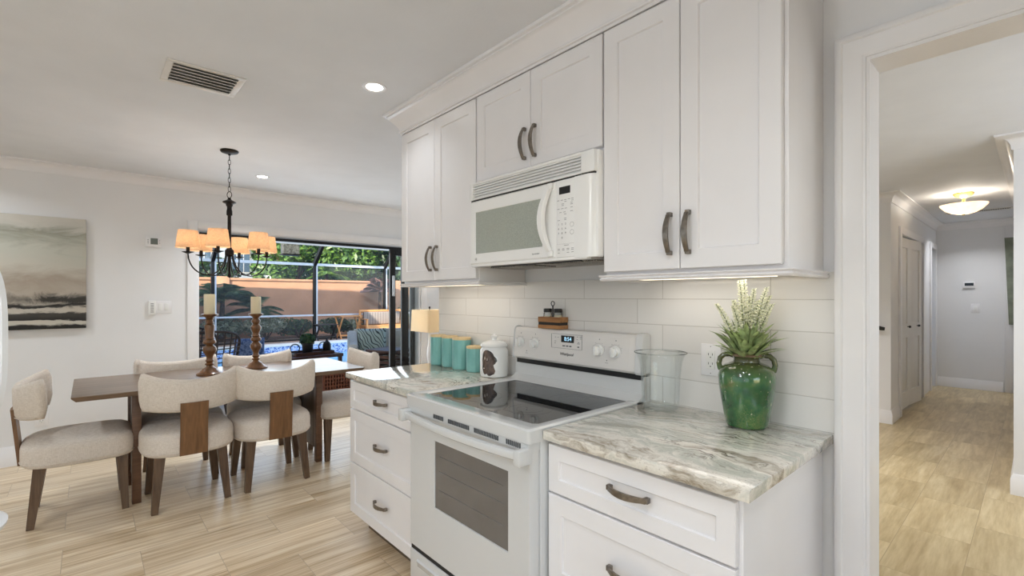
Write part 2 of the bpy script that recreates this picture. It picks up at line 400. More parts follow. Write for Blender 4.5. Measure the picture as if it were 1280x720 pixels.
# slider surround
b = B().box(XF, XF+.022, YS0-.085, YS0, 0, ZS+.075, .004).box(XF, XF+.022, YS1, YS1+.085, 0, ZS+.075, .004).box(XF, XF+.022, YS0, YS1, ZS, ZS+.075, .004)
struct('trim_6', b, m_trim)
struct('trim_7', B().box(-5.58, XF, YS0-.002, YS0+.012, 0, ZS).box(-5.58, XF, YS1-.012, YS1+.002, 0, ZS).box(-5.58, XF, YS0, YS1, ZS-.012, ZS+.004), m_trim)
# casings in the hall
struct('trim_8', B().box(-1.04, -1.02, YC0-.09, YC0, 0, 2.13, .004).box(-1.04, -1.02, YC1, YC1+.09, 0, 2.13, .004).box(-1.04, -1.02, YC0, YC1, 2.05, 2.13, .004)
       .box(-1.04, -1.02, 8.94, 9.02, 0, 2.13, .004).box(-1.04, -1.02, 9.46, 9.54, 0, 2.13, .004).box(-1.04, -1.02, 9.02, 9.46, 2.05, 2.13, .004).box(-.315, -.235, 9.555, 9.58, 0, H-.1, .004), m_trim)

# sliding door set (pocketed behind the wall)
d1 = tag(thing('door_1', 'black framed sliding glass door pushed open beside the dining room', 'sliding door', (-5.5, 2.0, 0)), kind='structure')
b = B().box(-5.655, -5.46, YS0, YS1+.9, ZS-.060, ZS-.028).box(-5.655, -5.46, YS0, YS1, 0, .012)
b.build('door_track', m_black, d1)
B().box(-5.60, -5.47, YS0, YS1, ZS-.030, ZS-.012).build('head_track', m_alu, d1)
for k, (y0, x) in enumerate(((2.84, -5.485), (3.03, -5.535), (3.185, -5.585))):
    w = .075 if k != 1 else .10; y1 = 3.9
    p = B().box(x-.018, x+.018, y0, y0+w, .015, ZS-.06, .003).box(x-.018, x+.018, y0+w, y1, .015, .115).box(x-.018, x+.018, y0+w, y1, ZS-.135, ZS-.06).box(x-.018, x+.018, y1, y1+.07, .015, ZS-.06).build('door_leaf', m_black, d1)
    B().box(x-.004, x+.004, y0+w, y1, .115, ZS-.135).build('pane', m_pane, p)
    if k == 0:
        B().box(x+.018, x+.045, y0+.022, y0+.052, 1.35, 1.61, .006).build('handle', m_alu, p)

# invented windows, added out of view to go with the fill lamps
for i, (x0, x1, y0, y1, z0, z1) in enumerate(((-3.7, -.1, -3.18, -3.12, .7, 2.2), (2.52, 2.58, -1.9, .7, .75, 2.15), (.35, 2.15, -3.18, -3.12, .8, 2.2))):
    k_ = i; i = 1 if i == 1 else 0
    w_ = tag(thing('window_%d' % (k_+1), 'white framed window added out of view for the fill light', 'window', ((x0+x1)/2, (y0+y1)/2, z0)), kind='structure')
    b = B()
    if i == 0:
        for xx in (x0, (x0+x1)/2-.03, x1-.06): b.box(xx, xx+.06, y0, y1, z0, z1)
        b.box(x0, x1, y0, y1, z0, z0+.06).box(x0, x1, y0, y1, z1-.06, z1)
    else:
        for yy in (y0, (y0+y1)/2-.03, y1-.06): b.box(x0, x1, yy, yy+.06, z0, z1)
        b.box(x0, x1, y0, y1, z0, z0+.06).box(x0, x1, y0, y1, z1-.06, z1)
    b.build('window_frame', m_trim, w_)
    B().box((x0+x1)/2-.003 if i else x0, (x0+x1)/2+.003 if i else x1, y0 if i else (y0+y1)/2-.003, y1 if i else (y0+y1)/2+.003, z0, z1).build('pane', m_pane, w_)

# ------------------------------------------------------------------ kitchen cabinets
def shaker(b, x0, x1, z0, z1, yf, th=.02, rail=.057, dep=.007):
    """panel door facing -y, front plane at yf"""
    def rr(i, y, zi=None):
        return [(x0+i, y, z0+i), (x1-i, y, z0+i), (x1-i, y, z1-i), (x0+i, y, z1-i)]
    return b.loft([rr(0, yf+th), rr(0, yf+.002), rr(.002, yf), rr(rail, yf), rr(rail+.0025, yf+.003), rr(rail+.003, yf+dep)])
def pull(L=.125):
    """arched bar pull along x, face towards -y, feet at y=0"""
    b = B(); n = 14; rings = []
    for i in range(n+1):
        t = i/n; x = -L/2+L*t; y = -.012-.020*math.sin(PI*t)**.8
        w = .0062+.0030*math.sin(PI*t); h = .0045
        if i in (0, n): w = .0085
        rings.append([(x, y-h, -w), (x, y-h, w), (x, y+h*.3, w), (x, y+h*.3, -w)])
    b.loft(rings)
    for s in (-1, 1): b.box(s*L/2-.007, s*L/2+.007, -.016, 0, -.0075, .0075, .002)
    return b
def put_pull(parent, x, y, z, L=.125, vertical=False):
    b = pull(L)
    if vertical: b.move(Matrix.Rotation(PI/2, 4, 'Y'))
    b.move(Matrix.Translation((x, y, z))); return b.build('handle', m_pewter, parent)

m_toe = plain('shadow toned toe kick', (96, 80, 64), .7)  # brown tone holds the shadow of the recess under the drawers
def base_cab(x0, x1, label, side_label, hx):
    t = thing('base_cabinet', label, 'cabinet', ((x0+x1)/2, 1.43, 0), group=None)
    b = B().box(x0, x1, 1.127, YK-.0085, .115, .883, .0015)
    b.build('body', m_cab, t)
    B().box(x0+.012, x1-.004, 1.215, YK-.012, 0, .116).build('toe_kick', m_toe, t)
    for (z0, z1), hz in zip(((.130, .411), (.416, .710), (.717, .868)), (.285, .574, .803)):
        rail = .045 if z1-z0 < .2 else .057
        d = shaker(B(), x0+.004, x1-.010, z0, z1, 1.107, .019, rail).build('drawer', m_cab, t)
        put_pull(d, hx, 1.107, hz, .120)
    return t
base_cab(-2.613, -1.842, 'white three-drawer base cabinet left of the oven range, nearest the dining area', '', -2.225)
base_cab(-1.062, -.455, 'white three-drawer base cabinet right of the oven range, under the green vase', '', -.752)
def counter(x0, x1, label):
    b = B().box(x0, x1, 1.087, YK-.0085, .884, .914, .0022, seg=2)
    return tag(b.build('countertop', m_stone), label, 'countertop')
counter(-2.627, -1.843, 'polished grey quartzite countertop left of the range, carrying the teal canisters')
counter(-1.063, -.4264, 'polished grey quartzite countertop right of the range, carrying the green vase')

YU = 1.402
def wall_cab(name_label, x0, x1, z0, z1, split, hz, L=.124, rail_=True, left_end=False, right_end=False):
    t = thing('wall_cabinet', name_label, 'cabinet', ((x0+x1)/2, 1.56, z0))
    B().box(x0, x1, YU+.022, YK-.001, z0, z1, .001).build('body', m_cab, t)
    g = .0035
    for a, c, s in ((x0+g, split-.0015, 1), (split+.0015, x1-g-(.008 if right_end else 0), -1)):
        d = shaker(B(), a, c, z0+.012, z1-.007, YU, .020, .058).build('door', m_cab, t)
        put_pull(d, (c-.030) if s == 1 else (a+.030), YU, hz, L, True)
    if rail_:
        pr = [(0, z0-.020), (.016, z0-.020), (.020, z0-.014), (.014, z0-.008), (.022, z0-.003), (.022, z0), (0, z0)]
        path = [(x0+.001, YK-.009), (x0+.001, YU+.022), (x1-.001, YU+.022), (x1-.001, YK-.009)]
        sweep(B(), path, pr, -1).build('light_rail', m_cab, t)
    return t
ZB, ZT = 1.420, 2.315
wall_cab('tall white two-door wall cabinet left of the microwave, above the teal canisters', -2.560, -1.824, ZB, ZT, -2.196, 1.550)
wall_cab('short white two-door wall cabinet directly above the microwave', -1.822, -1.066, 1.885, ZT, -1.446, 2.000, rail_=False)
wall_cab('tall white two-door wall cabinet right of the microwave, above the green vase', -1.064, -.455, ZB, ZT, -.763, 1.545, right_end=True)
cr = [(0, ZT-.001), (.008, ZT-.001), (.008, ZT+.010), (.015, ZT+.012), (.0165, ZT+.016), (.015, ZT+.020), (.010, ZT+.021), (.010, ZT+.025)] + [(.010+.058*(k/8)**1.35, ZT+.025+.075*(k/8)) for k in range(1, 9)] + [(.072, H-.0235), (.072, H-.016), (.084, H-.013), (.086, H-.006), (.086, H-.0005), (0, H-.0005)]
b = B(); sweep(b, [(-2.561, YK-.002), (-2.561, YU+.008), (-.454, YU+.008), (-.454, YK-.002)], cr, -1)
struct('trim_9', b, m_cab)
struct('trim_10', B().box(-2.556, -.459, YU+.012, YK-.002, ZT, H-.001), m_cab)

# under cabinet lights
m_strip = emit('warm under cabinet diffuser', (255, 236, 205), 2.2)
for x0, x1, lab in ((-2.50, -1.90, 'slim under-cabinet light bar above the teal canisters'), (-1.0, -.52, 'slim under-cabinet light bar above the green vase')):
    t = thing('light_bar', lab, 'under cabinet light', ((x0+x1)/2, 1.56, ZB), group=None)
    B().box(x0, x1, 1.50, 1.57, ZB-.014, ZB, .003).build('housing', m_trim, t)
    B().box(x0+.01, x1-.01, 1.51, 1.56, ZB-.016, ZB-.0142).build('diffuser', m_strip, t)
    light('under_cabinet_light', 'AREA', ((x0+x1)/2, 1.60, ZB-.022), .25, (1, .94, .87), x1-x0, .05, (0, .12, -1))

# ------------------------------------------------------------------ range
RX0, RX1 = -1.838, -1.068
t = rng = thing('oven_range', 'freestanding white electric range with black glass cooktop and oven window', 'oven range', ((RX0+RX1)/2, 1.4, 0))
B().box(RX0+.003, RX1-.003, 1.085, 1.70, .03, .905, .003).build('body', m_appl, t)
b = B()   # cooktop frame with a rounded rim, hole for the glass
gx0, gx1, gy0, gy1 = RX0+.058, RX1-.040, 1.098, 1.625
def rect(x0, x1, y0, y1, z, r=.02, n=5):
    p = []
    for cx, cy, a in ((x1-r, y1-r, 0), (x0+r, y1-r, 90), (x0+r, y0+r, 180), (x1-r, y0+r, 270)):
        for k in range(n+1): a_ = R(a+90*k/n); p.append((cx+r*math.cos(a_), cy+r*math.sin(a_), z))
    return p
b.loft([rect(RX0, RX1, 1.030, 1.70, .876, .012), rect(RX0, RX1, 1.028, 1.70, .917, .012), rect(RX0+.005, RX1-.005, 1.033, 1.695, .923, .012), rect(gx0-.006, gx1+.006, gy0-.006, gy1+.006, .923, .022), rect(gx0, gx1, gy0, gy1, .9185, .018)], cap0=True, cap1=False)
b.build('cooktop_frame', m_appl, t)
b = B().loft([rect(gx0, gx1, gy0, gy1, .912, .018), rect(gx0, gx1, gy0, gy1, .9188, .018)])
g = b.build('cooktop_glass', m_glasscook, t)
m_burn = plain('burner ring print', (46, 46, 48), .08)
for cx, cy, r in ((-1.60, 1.24, .105), (-1.28, 1.24, .085), (-1.60, 1.49, .075), (-1.28, 1.49, .105)):
    b = B()
    for rr in (r, r*.62): b.loft([[(cx+q*math.cos(2*PI*k/48), cy+q*math.sin(2*PI*k/48), .9190) for k in range(48)] for q in (rr, rr-.0016)], False, False)
    b.build('burner_ring', m_burn, g)
# oven door
yd = 1.045
b = B(); wx0, wx1, wz0, wz1 = -1.636, -1.186, .487, .757
def dr(i, y, a=(RX0+.008, RX1-.008, .268, .868)): return [(a[0]+i, y, a[2]+i), (a[1]-i, y, a[2]+i), (a[1]-i, y, a[3]-i), (a[0]+i, y, a[3]-i)]
wa = (wx0, wx1, wz0, wz1)
b.loft([dr(0, 1.082), dr(0, yd+.008), dr(.006, yd), dr(-.002, yd, wa), dr(0, yd+.004, wa), dr(.0, yd+.006, wa)], cap1=False)
door = b.build('oven_door', m_appl, t)
b = B().box(wx0-.001, wx1+.001, yd+.0045, yd+.012, wz0-.001, wz1+.001)
wn_ = b.build('oven_window', m_ovenglass, door)
b = B()
for z in (.565, .640, .7):
    b.tube([(wx0+.03, yd+.0042, z), (wx1-.03, yd+.0042, z)], .0011, 5)
b.build('rack_lines', m_print, wn_)
# bowed handle with vent slots behind
rings = []
n = 20
for k in range(n+1):
    s = k/n; x = RX0+.012+(RX1-RX0-.024)*s; bow = math.sin(PI*s)**.75*.030
    yf = 1.008-bow; zc = .836
    rings.append([(x, yf+.012, zc+.016), (x, yf+.003, zc+.013), (x, yf, zc+.004), (x, yf+.002, zc-.010), (x, yf+.010, zc-.016), (x, yf+.022, zc-.014), (x, yf+.024, zc+.014)])
b = B().loft(rings)
for s, x in ((-1, RX0+.002), (1, RX1-.032)): b.box(x, x+.030, .990, yd+.002, .812, .862, .004)
b.build('handle', m_appl, door)
b = B().box(RX0+.006, RX1-.006, 1.034, 1.085, .848, .874)
b.build('vent_trim', m_appl, t)
for x0, nn in ((-1.624, 8), (-1.520, 15), (-1.355, 15), (-1.180, 8)):
    b = B()
    for k in range(nn): b.box(x0+k*.0092, x0+k*.0092+.0045, 1.0315, 1.0345, .855, .871)
    b.build('vent_slots', m_dkgrey, t)
B().box(RX0+.01, RX1-.01, 1.04, 1.09, .873, .878).build('door_gap', m_gap, t)
# storage drawer
b = B().box(RX0+.008, RX1-.008, yd, 1.082, .035, .252, .005)
dw = b.build('storage_drawer', m_appl, t)
b = B().loft([[(RX0+.07, yd-.0004, .195), (RX1-.07, yd-.0004, .195), (RX1-.07, yd-.0004, .225), (RX0+.07, yd-.0004, .225)], [(RX0+.085, yd-.007, .205), (RX1-.085, yd-.007, .205), (RX1-.075, yd-.009, .221), (RX0+.075, yd-.009, .221)]])
b.build('finger_ledge', m_appl, dw)
B().box(RX0+.012, RX1-.012, 1.05, 1.082, .251, .269).build('drawer_gap', m_gap, t)
B().box(RX0+.02, RX1-.02, 1.12, 1.69, 0, .032).build('plinth', m_gap, t)
# back guard
b = B(); gp = [(1.655, 1.036), (1.668, 1.172), (1.676, 1.184), (1.700, 1.188), (1.722, 1.182), (1.724, 1.03), (1.665, 1.026)]
b.prism(gp, 'x', RX0+.0, RX1-.0)
bg_ = b.build('control_console', m_panelgrey, t, angle=30)
for xa, xb in ((RX0-.002, RX0+.006), (RX1-.030, RX1+.002)):
    b = B().prism([(1.652, 1.033), (1.664, 1.172), (1.672, 1.186), (1.684, 1.192), (1.705, 1.193), (1.724, 1.185), (1.724, 1.028), (1.662, 1.023)], 'x', xa, xb); bmesh.ops.bevel(b.bm, geom=b.bm.edges[:], offset=.002, segments=2, affect='EDGES'); b.build('end_cap', m_appl, bg_)
b = B().loft([[(RX0, 1.628, .921), (RX0, 1.650, .928), (RX0, 1.676, .945), (RX0, 1.680, 1.015), (RX0, 1.722, 1.015), (RX0, 1.722, .905), (RX0, 1.628, .905)], [(RX1, 1.628, .921), (RX1, 1.650, .928), (RX1, 1.676, .945), (RX1, 1.680, 1.015), (RX1, 1.722, 1.015), (RX1, 1.722, .905), (RX1, 1.628, .905)]])
b.build('back_riser', m_appl, t)
B().box(RX0+.012, RX1-.008, 1.674, 1.70, 1.002, 1.036).build('console_gap', m_gap, t)
def cy_(z): return 1.655+.013*(z-1.036)/.136   # console face y at height z
B().loft([[(RX0+.012, cy_(1.048)-.0006, 1.048), (RX1-.060, cy_(1.048)-.0006, 1.048), (RX1-.060, cy_(1.168)-.0006, 1.168), (RX0+.012, cy_(1.168)-.0006, 1.168)],
          [(RX0+.012, cy_(1.048)+.001, 1.048), (RX1-.060, cy_(1.048)+.001, 1.048), (RX1-.060, cy_(1.168)+.001, 1.168), (RX0+.012, cy_(1.168)+.001, 1.168)]]).build('control_panel', m_panelgrey, bg_)
y_ = cy_(1.11)
for x in (-1.785, -1.680, -1.283, -1.196):
    b = B().cyl((x, y_, 1.108), (x, y_-.006, 1.108), .0255, .0245, 28).cyl((x, y_-.006, 1.108), (x, y_-.020, 1.108), .0200, .0185, 28)
    b.box(x-.0062, x+.0062, y_-.034, y_-.018, 1.088, 1.128, .0025)
    b.build('knob', m_appl2, bg_)
b = B()
for x in (-1.785, -1.680, -1.283, -1.196):
    b.loft([[(x+q*math.cos(R(a)), y_-.0012, 1.108+q*math.sin(R(a))) for a in range(-40, 221, 10)] for q in (.0310, .0303)], False, False, closed=False)
    for a in (30, 60, 120, 150): b.box(x+.036*math.cos(R(a))-.001, x+.036*math.cos(R(a))+.001, y_-.001, y_, 1.108+.036*math.sin(R(a))-.001, 1.108+.036*math.sin(R(a))+.001)
    b.box(x-.002, x+.002, cy_(1.156)-.001, cy_(1.156), 1.153, 1.158)
for x in (-1.735, -1.238): b.box(x-.0025, x+.0025, cy_(1.068)-.0012, cy_(1.068), 1.066, 1.071).box(x-.008, x+.008, cy_(1.058)-.0011, cy_(1.058), 1.057, 1.0585)
for x0, x1, z in ((-1.547, -1.540, 1.150), (-1.530, -1.524, 1.150), (-1.548, -1.538, 1.131), (-1.412, -1.404, 1.158), (-1.396, -1.382, 1.158), (-1.412, -1.406, 1.146), (-1.393, -1.385, 1.150), (-1.548, -1.540, 1.122), (-1.405, -1.395, 1.133), (-1.408, -1.392, 1.127), (-1.405, -1.395, 1.112), (-1.496, -1.480, 1.112), (-1.474, -1.460, 1.112), (-1.454, -1.441, 1.112)):
    h = .006 if 1.105 < z < 1.114 else .0022
    b.box(x0, x1, cy_(z)-.0012, cy_(z), z-h/2, z+h/2)
# frame line round the clock panel
for (x0, x1, z0, z1) in ((-1.565, -1.378, 1.1655, 1.1668), (-1.565, -1.378, 1.0995, 1.1005), (-1.566, -1.565, 1.100, 1.1665), (-1.3785, -1.3775, 1.100, 1.1665)): b.box(x0, x1, cy_(z0)-.0013, cy_(z0), z0, z1)
b.build('console_markings', m_print, bg_)
ds = B().box(-1.506, -1.428, cy_(1.145)-.0022, cy_(1.145), 1.128, 1.160).build('display', m_display, bg_)
text(ds, '8:54', (-1.464, cy_(1.145)-.0026, 1.144), .026, m_digit, name='clock_digits')
text(bg_, 'Whirlpool', (-1.468, cy_(1.072)-.0016, 1.074), .020, m_printblk, shear=.25, name='brand_lettering')

# ------------------------------------------------------------------ microwave
MX0, MX1, MZ0, MZ1, YM = -1.819, -1.067, 1.483, 1.880, 1.362
t = thing('microwave', 'white over-the-range microwave mounted between the wall cabinets', 'microwave', ((MX0+MX1)/2, 1.55, MZ0))
B().box(MX0, MX1, YM+.016, YK-.002, MZ0+.010, MZ1, .003).build('housing', m_mw, t)
zg = 1.800
# vent grille: recessed louvres
gxe = -1.135
b = B().box(MX0, MX0+.022, YM-.002, YM+.03, zg, MZ1, .002).box(gxe, MX1-.004, YM-.002, YM+.03, zg, MZ1, .004).box(MX0+.02, gxe+.002, YM-.002, YM+.03, MZ1-.010, MZ1, .002).box(MX0+.02, gxe+.002, YM-.002, YM+.03, zg, zg+.008, .002)
for k in range(5):
    z = zg+.016+k*.0118; b.prism([(YM, z), (YM+.004, z+.0065), (YM+.020, z+.0075), (YM+.020, z+.003)], 'x', MX0+.02, gxe+.002)
b.box(MX0+.02, gxe+.002, YM+.016, YM+.018, zg+.004, MZ1-.006)
b.build('vent_grille', m_mw, t)
B().box(MX0+.003, MX1-.008, YM+.006, YM+.03, zg-.006, zg+.001).build('grille_gap', m_gap, t)
# door
XD = -1.262
b = B()
wa2 = (-1.776, -1.338, 1.555-.010, 1.742-.004)
def mr(i, y, a): return [(a[0]+i, y, a[2]+i), (a[1]-i, y, a[2]+i), (a[1]-i, y, a[3]-i), (a[0]+i, y, a[3]-i)]
da = (MX0, XD, MZ0+.012, zg-.006)
b.loft([mr(0, YM+.018, da), mr(0, YM+.006, da), mr(.006, YM, da), mr(-.003, YM, wa2), mr(0, YM+.003, wa2)], cap1=False)
dd = b.build('microwave_door', m_mw, t)
B().box(wa2[0]-.001, wa2[1]+.001, YM+.0025, YM+.006, wa2[2]-.001, wa2[3]+.001).build('door_window', m_mwglass, dd)
# handle: broad curved bar bowed to the left
rings = []
n = 18
for k in range(n+1):
    s = k/n; z = MZ0+.024+(zg-.014-MZ0-.024)*s; q = math.sin(PI*s)
    xc = -1.288-.030*q; out = .004+.034*q**.7; w = .013+.006*q
    rings.append([(xc-w, YM-out+.010, z), (xc-w*.6, YM-out, z), (xc+w*.6, YM-out-.001, z), (xc+w, YM-out+.010, z), (xc+w, YM-out+.015+.0*q, z), (xc-w, YM-out+.015, z)])
b = B().loft(rings); b.box(-1.300, -1.272, YM-.012, YM+.002, MZ0+.016, MZ0+.040, .004).box(-1.300, -1.272, YM-.012, YM+.002, zg-.034, zg-.010, .004)
b.build('handle', m_mw, dd)
b = B().box(XD+.003, -1.165, YM, YM+.018, MZ0+.012, zg-.006, .004)
cp = b.build('control_panel', m_mw, t)
b = B(); b.loft([[(x, y, z) for z in (MZ0+.012,)] for x, y in ()]) if False else None
# curved right end
b = B(); pts = [(-1.166, YM)] + [(-1.108+.038*math.sin(a), YM+.038*(1-math.cos(a))) for a in [k*PI/16 for k in range(0, 9)]] + [(-1.070, YM+.05), (-1.166, YM+.05)]
b.loft([[(x, y, MZ0+.006) for x, y in pts], [(x, y, zg-.006) for x, y in pts]]); b.build('end_panel', m_mw, t)
B().box(MX0+.002, -1.110, YM+.004, YM+.05, MZ0, MZ0+.013, .004).build('bottom_lip', m_mw, t)
B().box(-1.243, -1.187, YM-.0012, YM, 1.738, 1.766).build('display', m_display, cp)
b = B(); random.seed(3)
def mark(x, z, w, h=.0014): b.box(x-w/2, x+w/2, YM-.0009, YM+.0002, z-h/2, z+h/2)
for z, xs in ((1.715, (-1.248, -1.229, -1.211, -1.193, -1.176)), (1.708, (-1.211, -1.176)), (1.700, (-1.225, -1.180)), (1.694, (-1.225, -1.180)), (1.682, (-1.247, -1.227, -1.209, -1.180)), (1.668, (-1.236, -1.216, -1.180)), (1.660, (-1.212,)), (1.644, (-1.212,)), (1.638, (-1.245, -1.212)), (1.540, (-1.212, -1.200)), (1.527, (-1.245, -1.222, -1.198, -1.176)), (1.522, (-1.245, -1.222, -1.198, -1.176)), (1.512, (-1.245, -1.198, -1.176))):
    for x in xs: mark(x, z, .0095+.003*random.random())
b.box(-1.256, -1.170, YM-.0008, YM, 1.5455, 1.5458)
b.build('panel_markings', m_print, cp)
for k, s_ in enumerate('1234567890'):
    r_, c_ = divmod(k, 3); c_ = 1 if k == 9 else c_
    text(cp, s_, (-1.246+.018*c_, YM-.0008, 1.622-.0175*r_), .0105, m_print, name='key_digit')
for z, x in ((1.617, -1.178), (1.588, -1.178)):
    q = B().loft([[(x+r*math.cos(2*PI*k/24), YM-.001, z+r*math.sin(2*PI*k/24)) for k in range(24)] for r in (.0092, .0084)], False, False).build('round_key', m_printblk, cp)
lg = B().loft([[(-1.772+r*math.cos(2*PI*k/20), YM-.0008, 1.518+r*math.sin(2*PI*k/20)) for k in range(20)] for r in (.0075, .0065)], False, False).build('round_emblem', m_print, dd)
text(dd, 'GE', (-1.772, YM-.0010, 1.518), .008, m_print, name='emblem_lettering', shear=.2)
text(dd, 'Spacemaker', (-1.372, YM-.0008, 1.518), .009, m_print, name='model_lettering')
# underside with filters and lamp covers
m_filter = M('aluminium mesh filter'); m_filter.set(.45, .8); v = m_filter.coord(); m_filter.color(m_filter.ramp(m_filter.noise(v, 260, 1), [(.4, (90, 86, 80)), (.6, (170, 164, 154))])); m_filter = m_filter.m
m_under = plain('grey metal underside', (168, 162, 154), .4, .6)
B().box(MX0+.008, MX1-.006, YM+.03, YK-.03, MZ0+.001, MZ0+.011).build('underside_plate', m_under, t)
for x0, x1 in ((-1.76, -1.48), (-1.40, -1.12)):
    b = B().box(x0, x1, 1.44, 1.60, MZ0-.004, MZ0+.001, .001); b.build('grease_filter', m_filter, t)
B().box(-1.70, -1.18, 1.395, 1.425, MZ0-.003, MZ0+.001).build('vent_strip', m_gap, t)

# ------------------------------------------------------------------ things on the counters
m_teal = M('ribbed teal glaze'); m_teal.set(.35); v = m_teal.coord()
m_teal.color(m_teal.ramp(m_teal.noise(v, 9, 4), [(.3, (108, 168, 164)), (.7, (136, 192, 188))])); m_teal = m_teal.m
def canister(x, y, r, h, label):
    t = thing('canister', label, 'canister', (x, y, .914), group='teal canisters on the counter')
    n = 72; b = B(); rings = []
    for rr, z in ((r*.93, 0), (r*.98, .004), (r, .012), (r, h-.006), (r*.98, h)):
        rings.append([(x+(rr-(.0010 if (i//2) % 2 else 0))*math.cos(2*PI*i/n), y+(rr-(.0010 if (i//2) % 2 else 0))*math.sin(2*PI*i/n), .914+z) for i in range(n)])
    b.loft(rings); b.build('pot', m_teal, t, angle=60)
    B().lathe([(r*.90, h-.004), (r*1.0, h), (r*1.0, h+.010), (r*.97, h+.0125)], (x, y, .914), 40).build('lid', m_bamboo, t)
canister(-2.545, 1.655, .050, .176, 'teal canister with wooden lid, the leftmost of the row, at the counter end')
canister(-2.425, 1.660, .050, .176, 'teal canister with wooden lid, second from the counter end')
canister(-2.298, 1.658, .056, .174, 'teal canister with wooden lid, widest and third from the counter end')
canister(-2.160, 1.655, .052, .134, 'shorter teal canister with wooden lid, beside the white dog jar')
m_cer = plain('white glazed ceramic', (235, 235, 234), .15, coat=.5, var=.005)
jx, jy = -1.968, 1.636
t = thing('treat_jar', 'white lidded ceramic jar painted with a brown dog head, beside the range', 'jar', (jx, jy, .914))
jr = .077
B().lathe([(.066, 0), (jr-.003, .004), (jr, .016), (jr, .140), (jr-.006, .150), (jr-.010, .156), (jr-.010, .162)], (jx, jy, .914), 48).build('pot', m_cer, t)
l_ = B().lathe([(jr-.004, .160), (jr-.001, .164), (jr-.002, .170), (jr-.012, .182), (.035, .192), (.014, .196), (.012, .204), (.020, .210), (.022, .216), (.016, .221), (.006, .224), (.004, .228), (.001, .229)], (jx, jy, .914), 48).build('lid', m_cer, t)
m_dog = M('brown dog print'); m_dog.set(.25, 0, .4)
m_dog.color(m_dog.ramp(m_dog.noise(m_dog.coord((18, 18, 9)), 1, 4), [(.35, (26, 20, 18)), (.52, (54, 40, 34)), (.62, (104, 84, 72)), (.7, (44, 32, 27))])); m_dog = m_dog.m
# generic hound head in profile-ish outline, wrapped onto the jar
outl = [(-.030, .030), (-.022, .022), (-.010, .026), (-.004, .018), (.006, .017), (.016, .022), (.026, .026), (.031, .040), (.026, .052), (.022, .066), (.030, .072), (.040, .085), (.037, .096), (.026, .106), (.020, .118), (.010, .128), (-.004, .134), (-.016, .134), (-.028, .126), (-.034, .110), (-.036, .090), (-.035, .068), (-.036, .048)]
b = B(); a0 = math.atan2(-jy+.0, -jx) - R(24)   # facing left-front
def wrap(u, z, o=.0008):
    a = a0+u/jr; return (jx+(jr+o)*math.cos(a), jy+(jr+o)*math.sin(a), .914+z)
cu_, cz_ = 0, .076
vs = []
m_ = 5; outl = [(u*1.14+.003, cz_+(z-cz_)*1.16+.004) for u, z in outl]; rings = [[wrap(u*k/m_, cz_+(z-cz_)*k/m_) for u, z in outl] for k in range(1, m_+1)]
b.loft(rings, True, False)
b.build('dog_picture', m_dog, t)
m_fur = plain('pale fur print', (188, 172, 160), .4)
for (u, z, w, h) in ((-.020, .104, .004, .009), (-.026, .050, .006, .003), (-.006, .098, .0025, .008)):
    B().loft([[wrap(u+w*math.cos(2*PI*k/10), z+h*math.sin(2*PI*k/10), .0012) for k in range(10)]]).build('fur_highlight', m_fur, t)

# spice caddy on the console
sx, sy, sz = -1.585, 1.690, 1.188
t = thing('spice_caddy', 'small dark-striped wooden caddy with shaker jars on top of the range console', 'spice caddy', (sx, sy, sz), 0)
m_crate = wood('acacia caddy wood', (112, 66, 28), (208, 152, 92), 'X', .4, .5)
b = B().box(-.072, .072, -.030, .030, 0, .017).box(-.072, .072, -.030, .030, .031, .056)
cb = b.build('caddy_box', m_crate, t, local=True)
B().box(-.0705, .0705, -.0285, .0285, .016, .032).build('inlay_band', m_gap, cb, local=True)
B().tube([(0, 0, .05), (0, 0, .110)], .0035, 8).tube([(0, .004*0, .110+.011*math.sin(a)) if False else (.011*math.cos(a), 0, .121+.011*math.sin(a)) for a in [k*2*PI/16 for k in range(16)]], .0022, 6, closed=True).build('ring_handle', m_blackpl, t, local=True)
for x, lab in ((-.034, 'a'), (.034, 'b')):
    j = B().lathe([(.020, .040), (.021, .044), (.021, .072), (.017, .078), (.017, .080)], (x, 0, 0), 24).build('shaker_jar', m_glass, t, local=True)
    B().lathe([(.020, .078), (.0205, .080), (.0205, .094), (.018, .0965)], (x, 0, 0), 24).build('cap', m_blackpl, j, local=True)
    B().lathe([(.0185, .043), (.0185, .060+.004*(x > 0))], (x, 0, 0), 20).build('spice', plain('pale spice', (222, 212, 186), .9), j, local=True)

# clear glass vase
gx, gy = -.965, 1.628
t = thing('glass_vase', 'large empty clear glass vase with flared rim beside the range', 'vase', (gx, gy, .914))
prof_ = [(.001, .004), (.050, .004), (.064, .007), (.069, .016), (.070, .05), (.073, .12), (.079, .18), (.088, .205), (.0965, .214), (.0975, .216), (.0955, .218), (.086, .208), (.077, .182), (.070, .12), (.067, .05), (.066, .018), (.060, .012), (.001, .011)]
B().lathe(prof_, (gx, gy, .914), 56, cap0=False, cap1=False).build('glass_body', m_vglass, t)
b = B().lathe([(.052, .0), (.060, .002), (.062, .006), (.058, .008)], (gx, gy, .914), 48); b.build('glass_foot', m_vglass, t)
B().cyl((gx+.060, gy-.050, 1.048), (gx+.066, gy-.056, 1.048), .014, .012, 24).build('glass_medallion', m_vglass, t)
b = B().tube([(gx+.0965*math.cos(2*PI*k/48), gy+.0965*math.sin(2*PI*k/48), .914+.216) for k in range(48)], .0016, 6, closed=True); b.build('rim', m_glass, t)

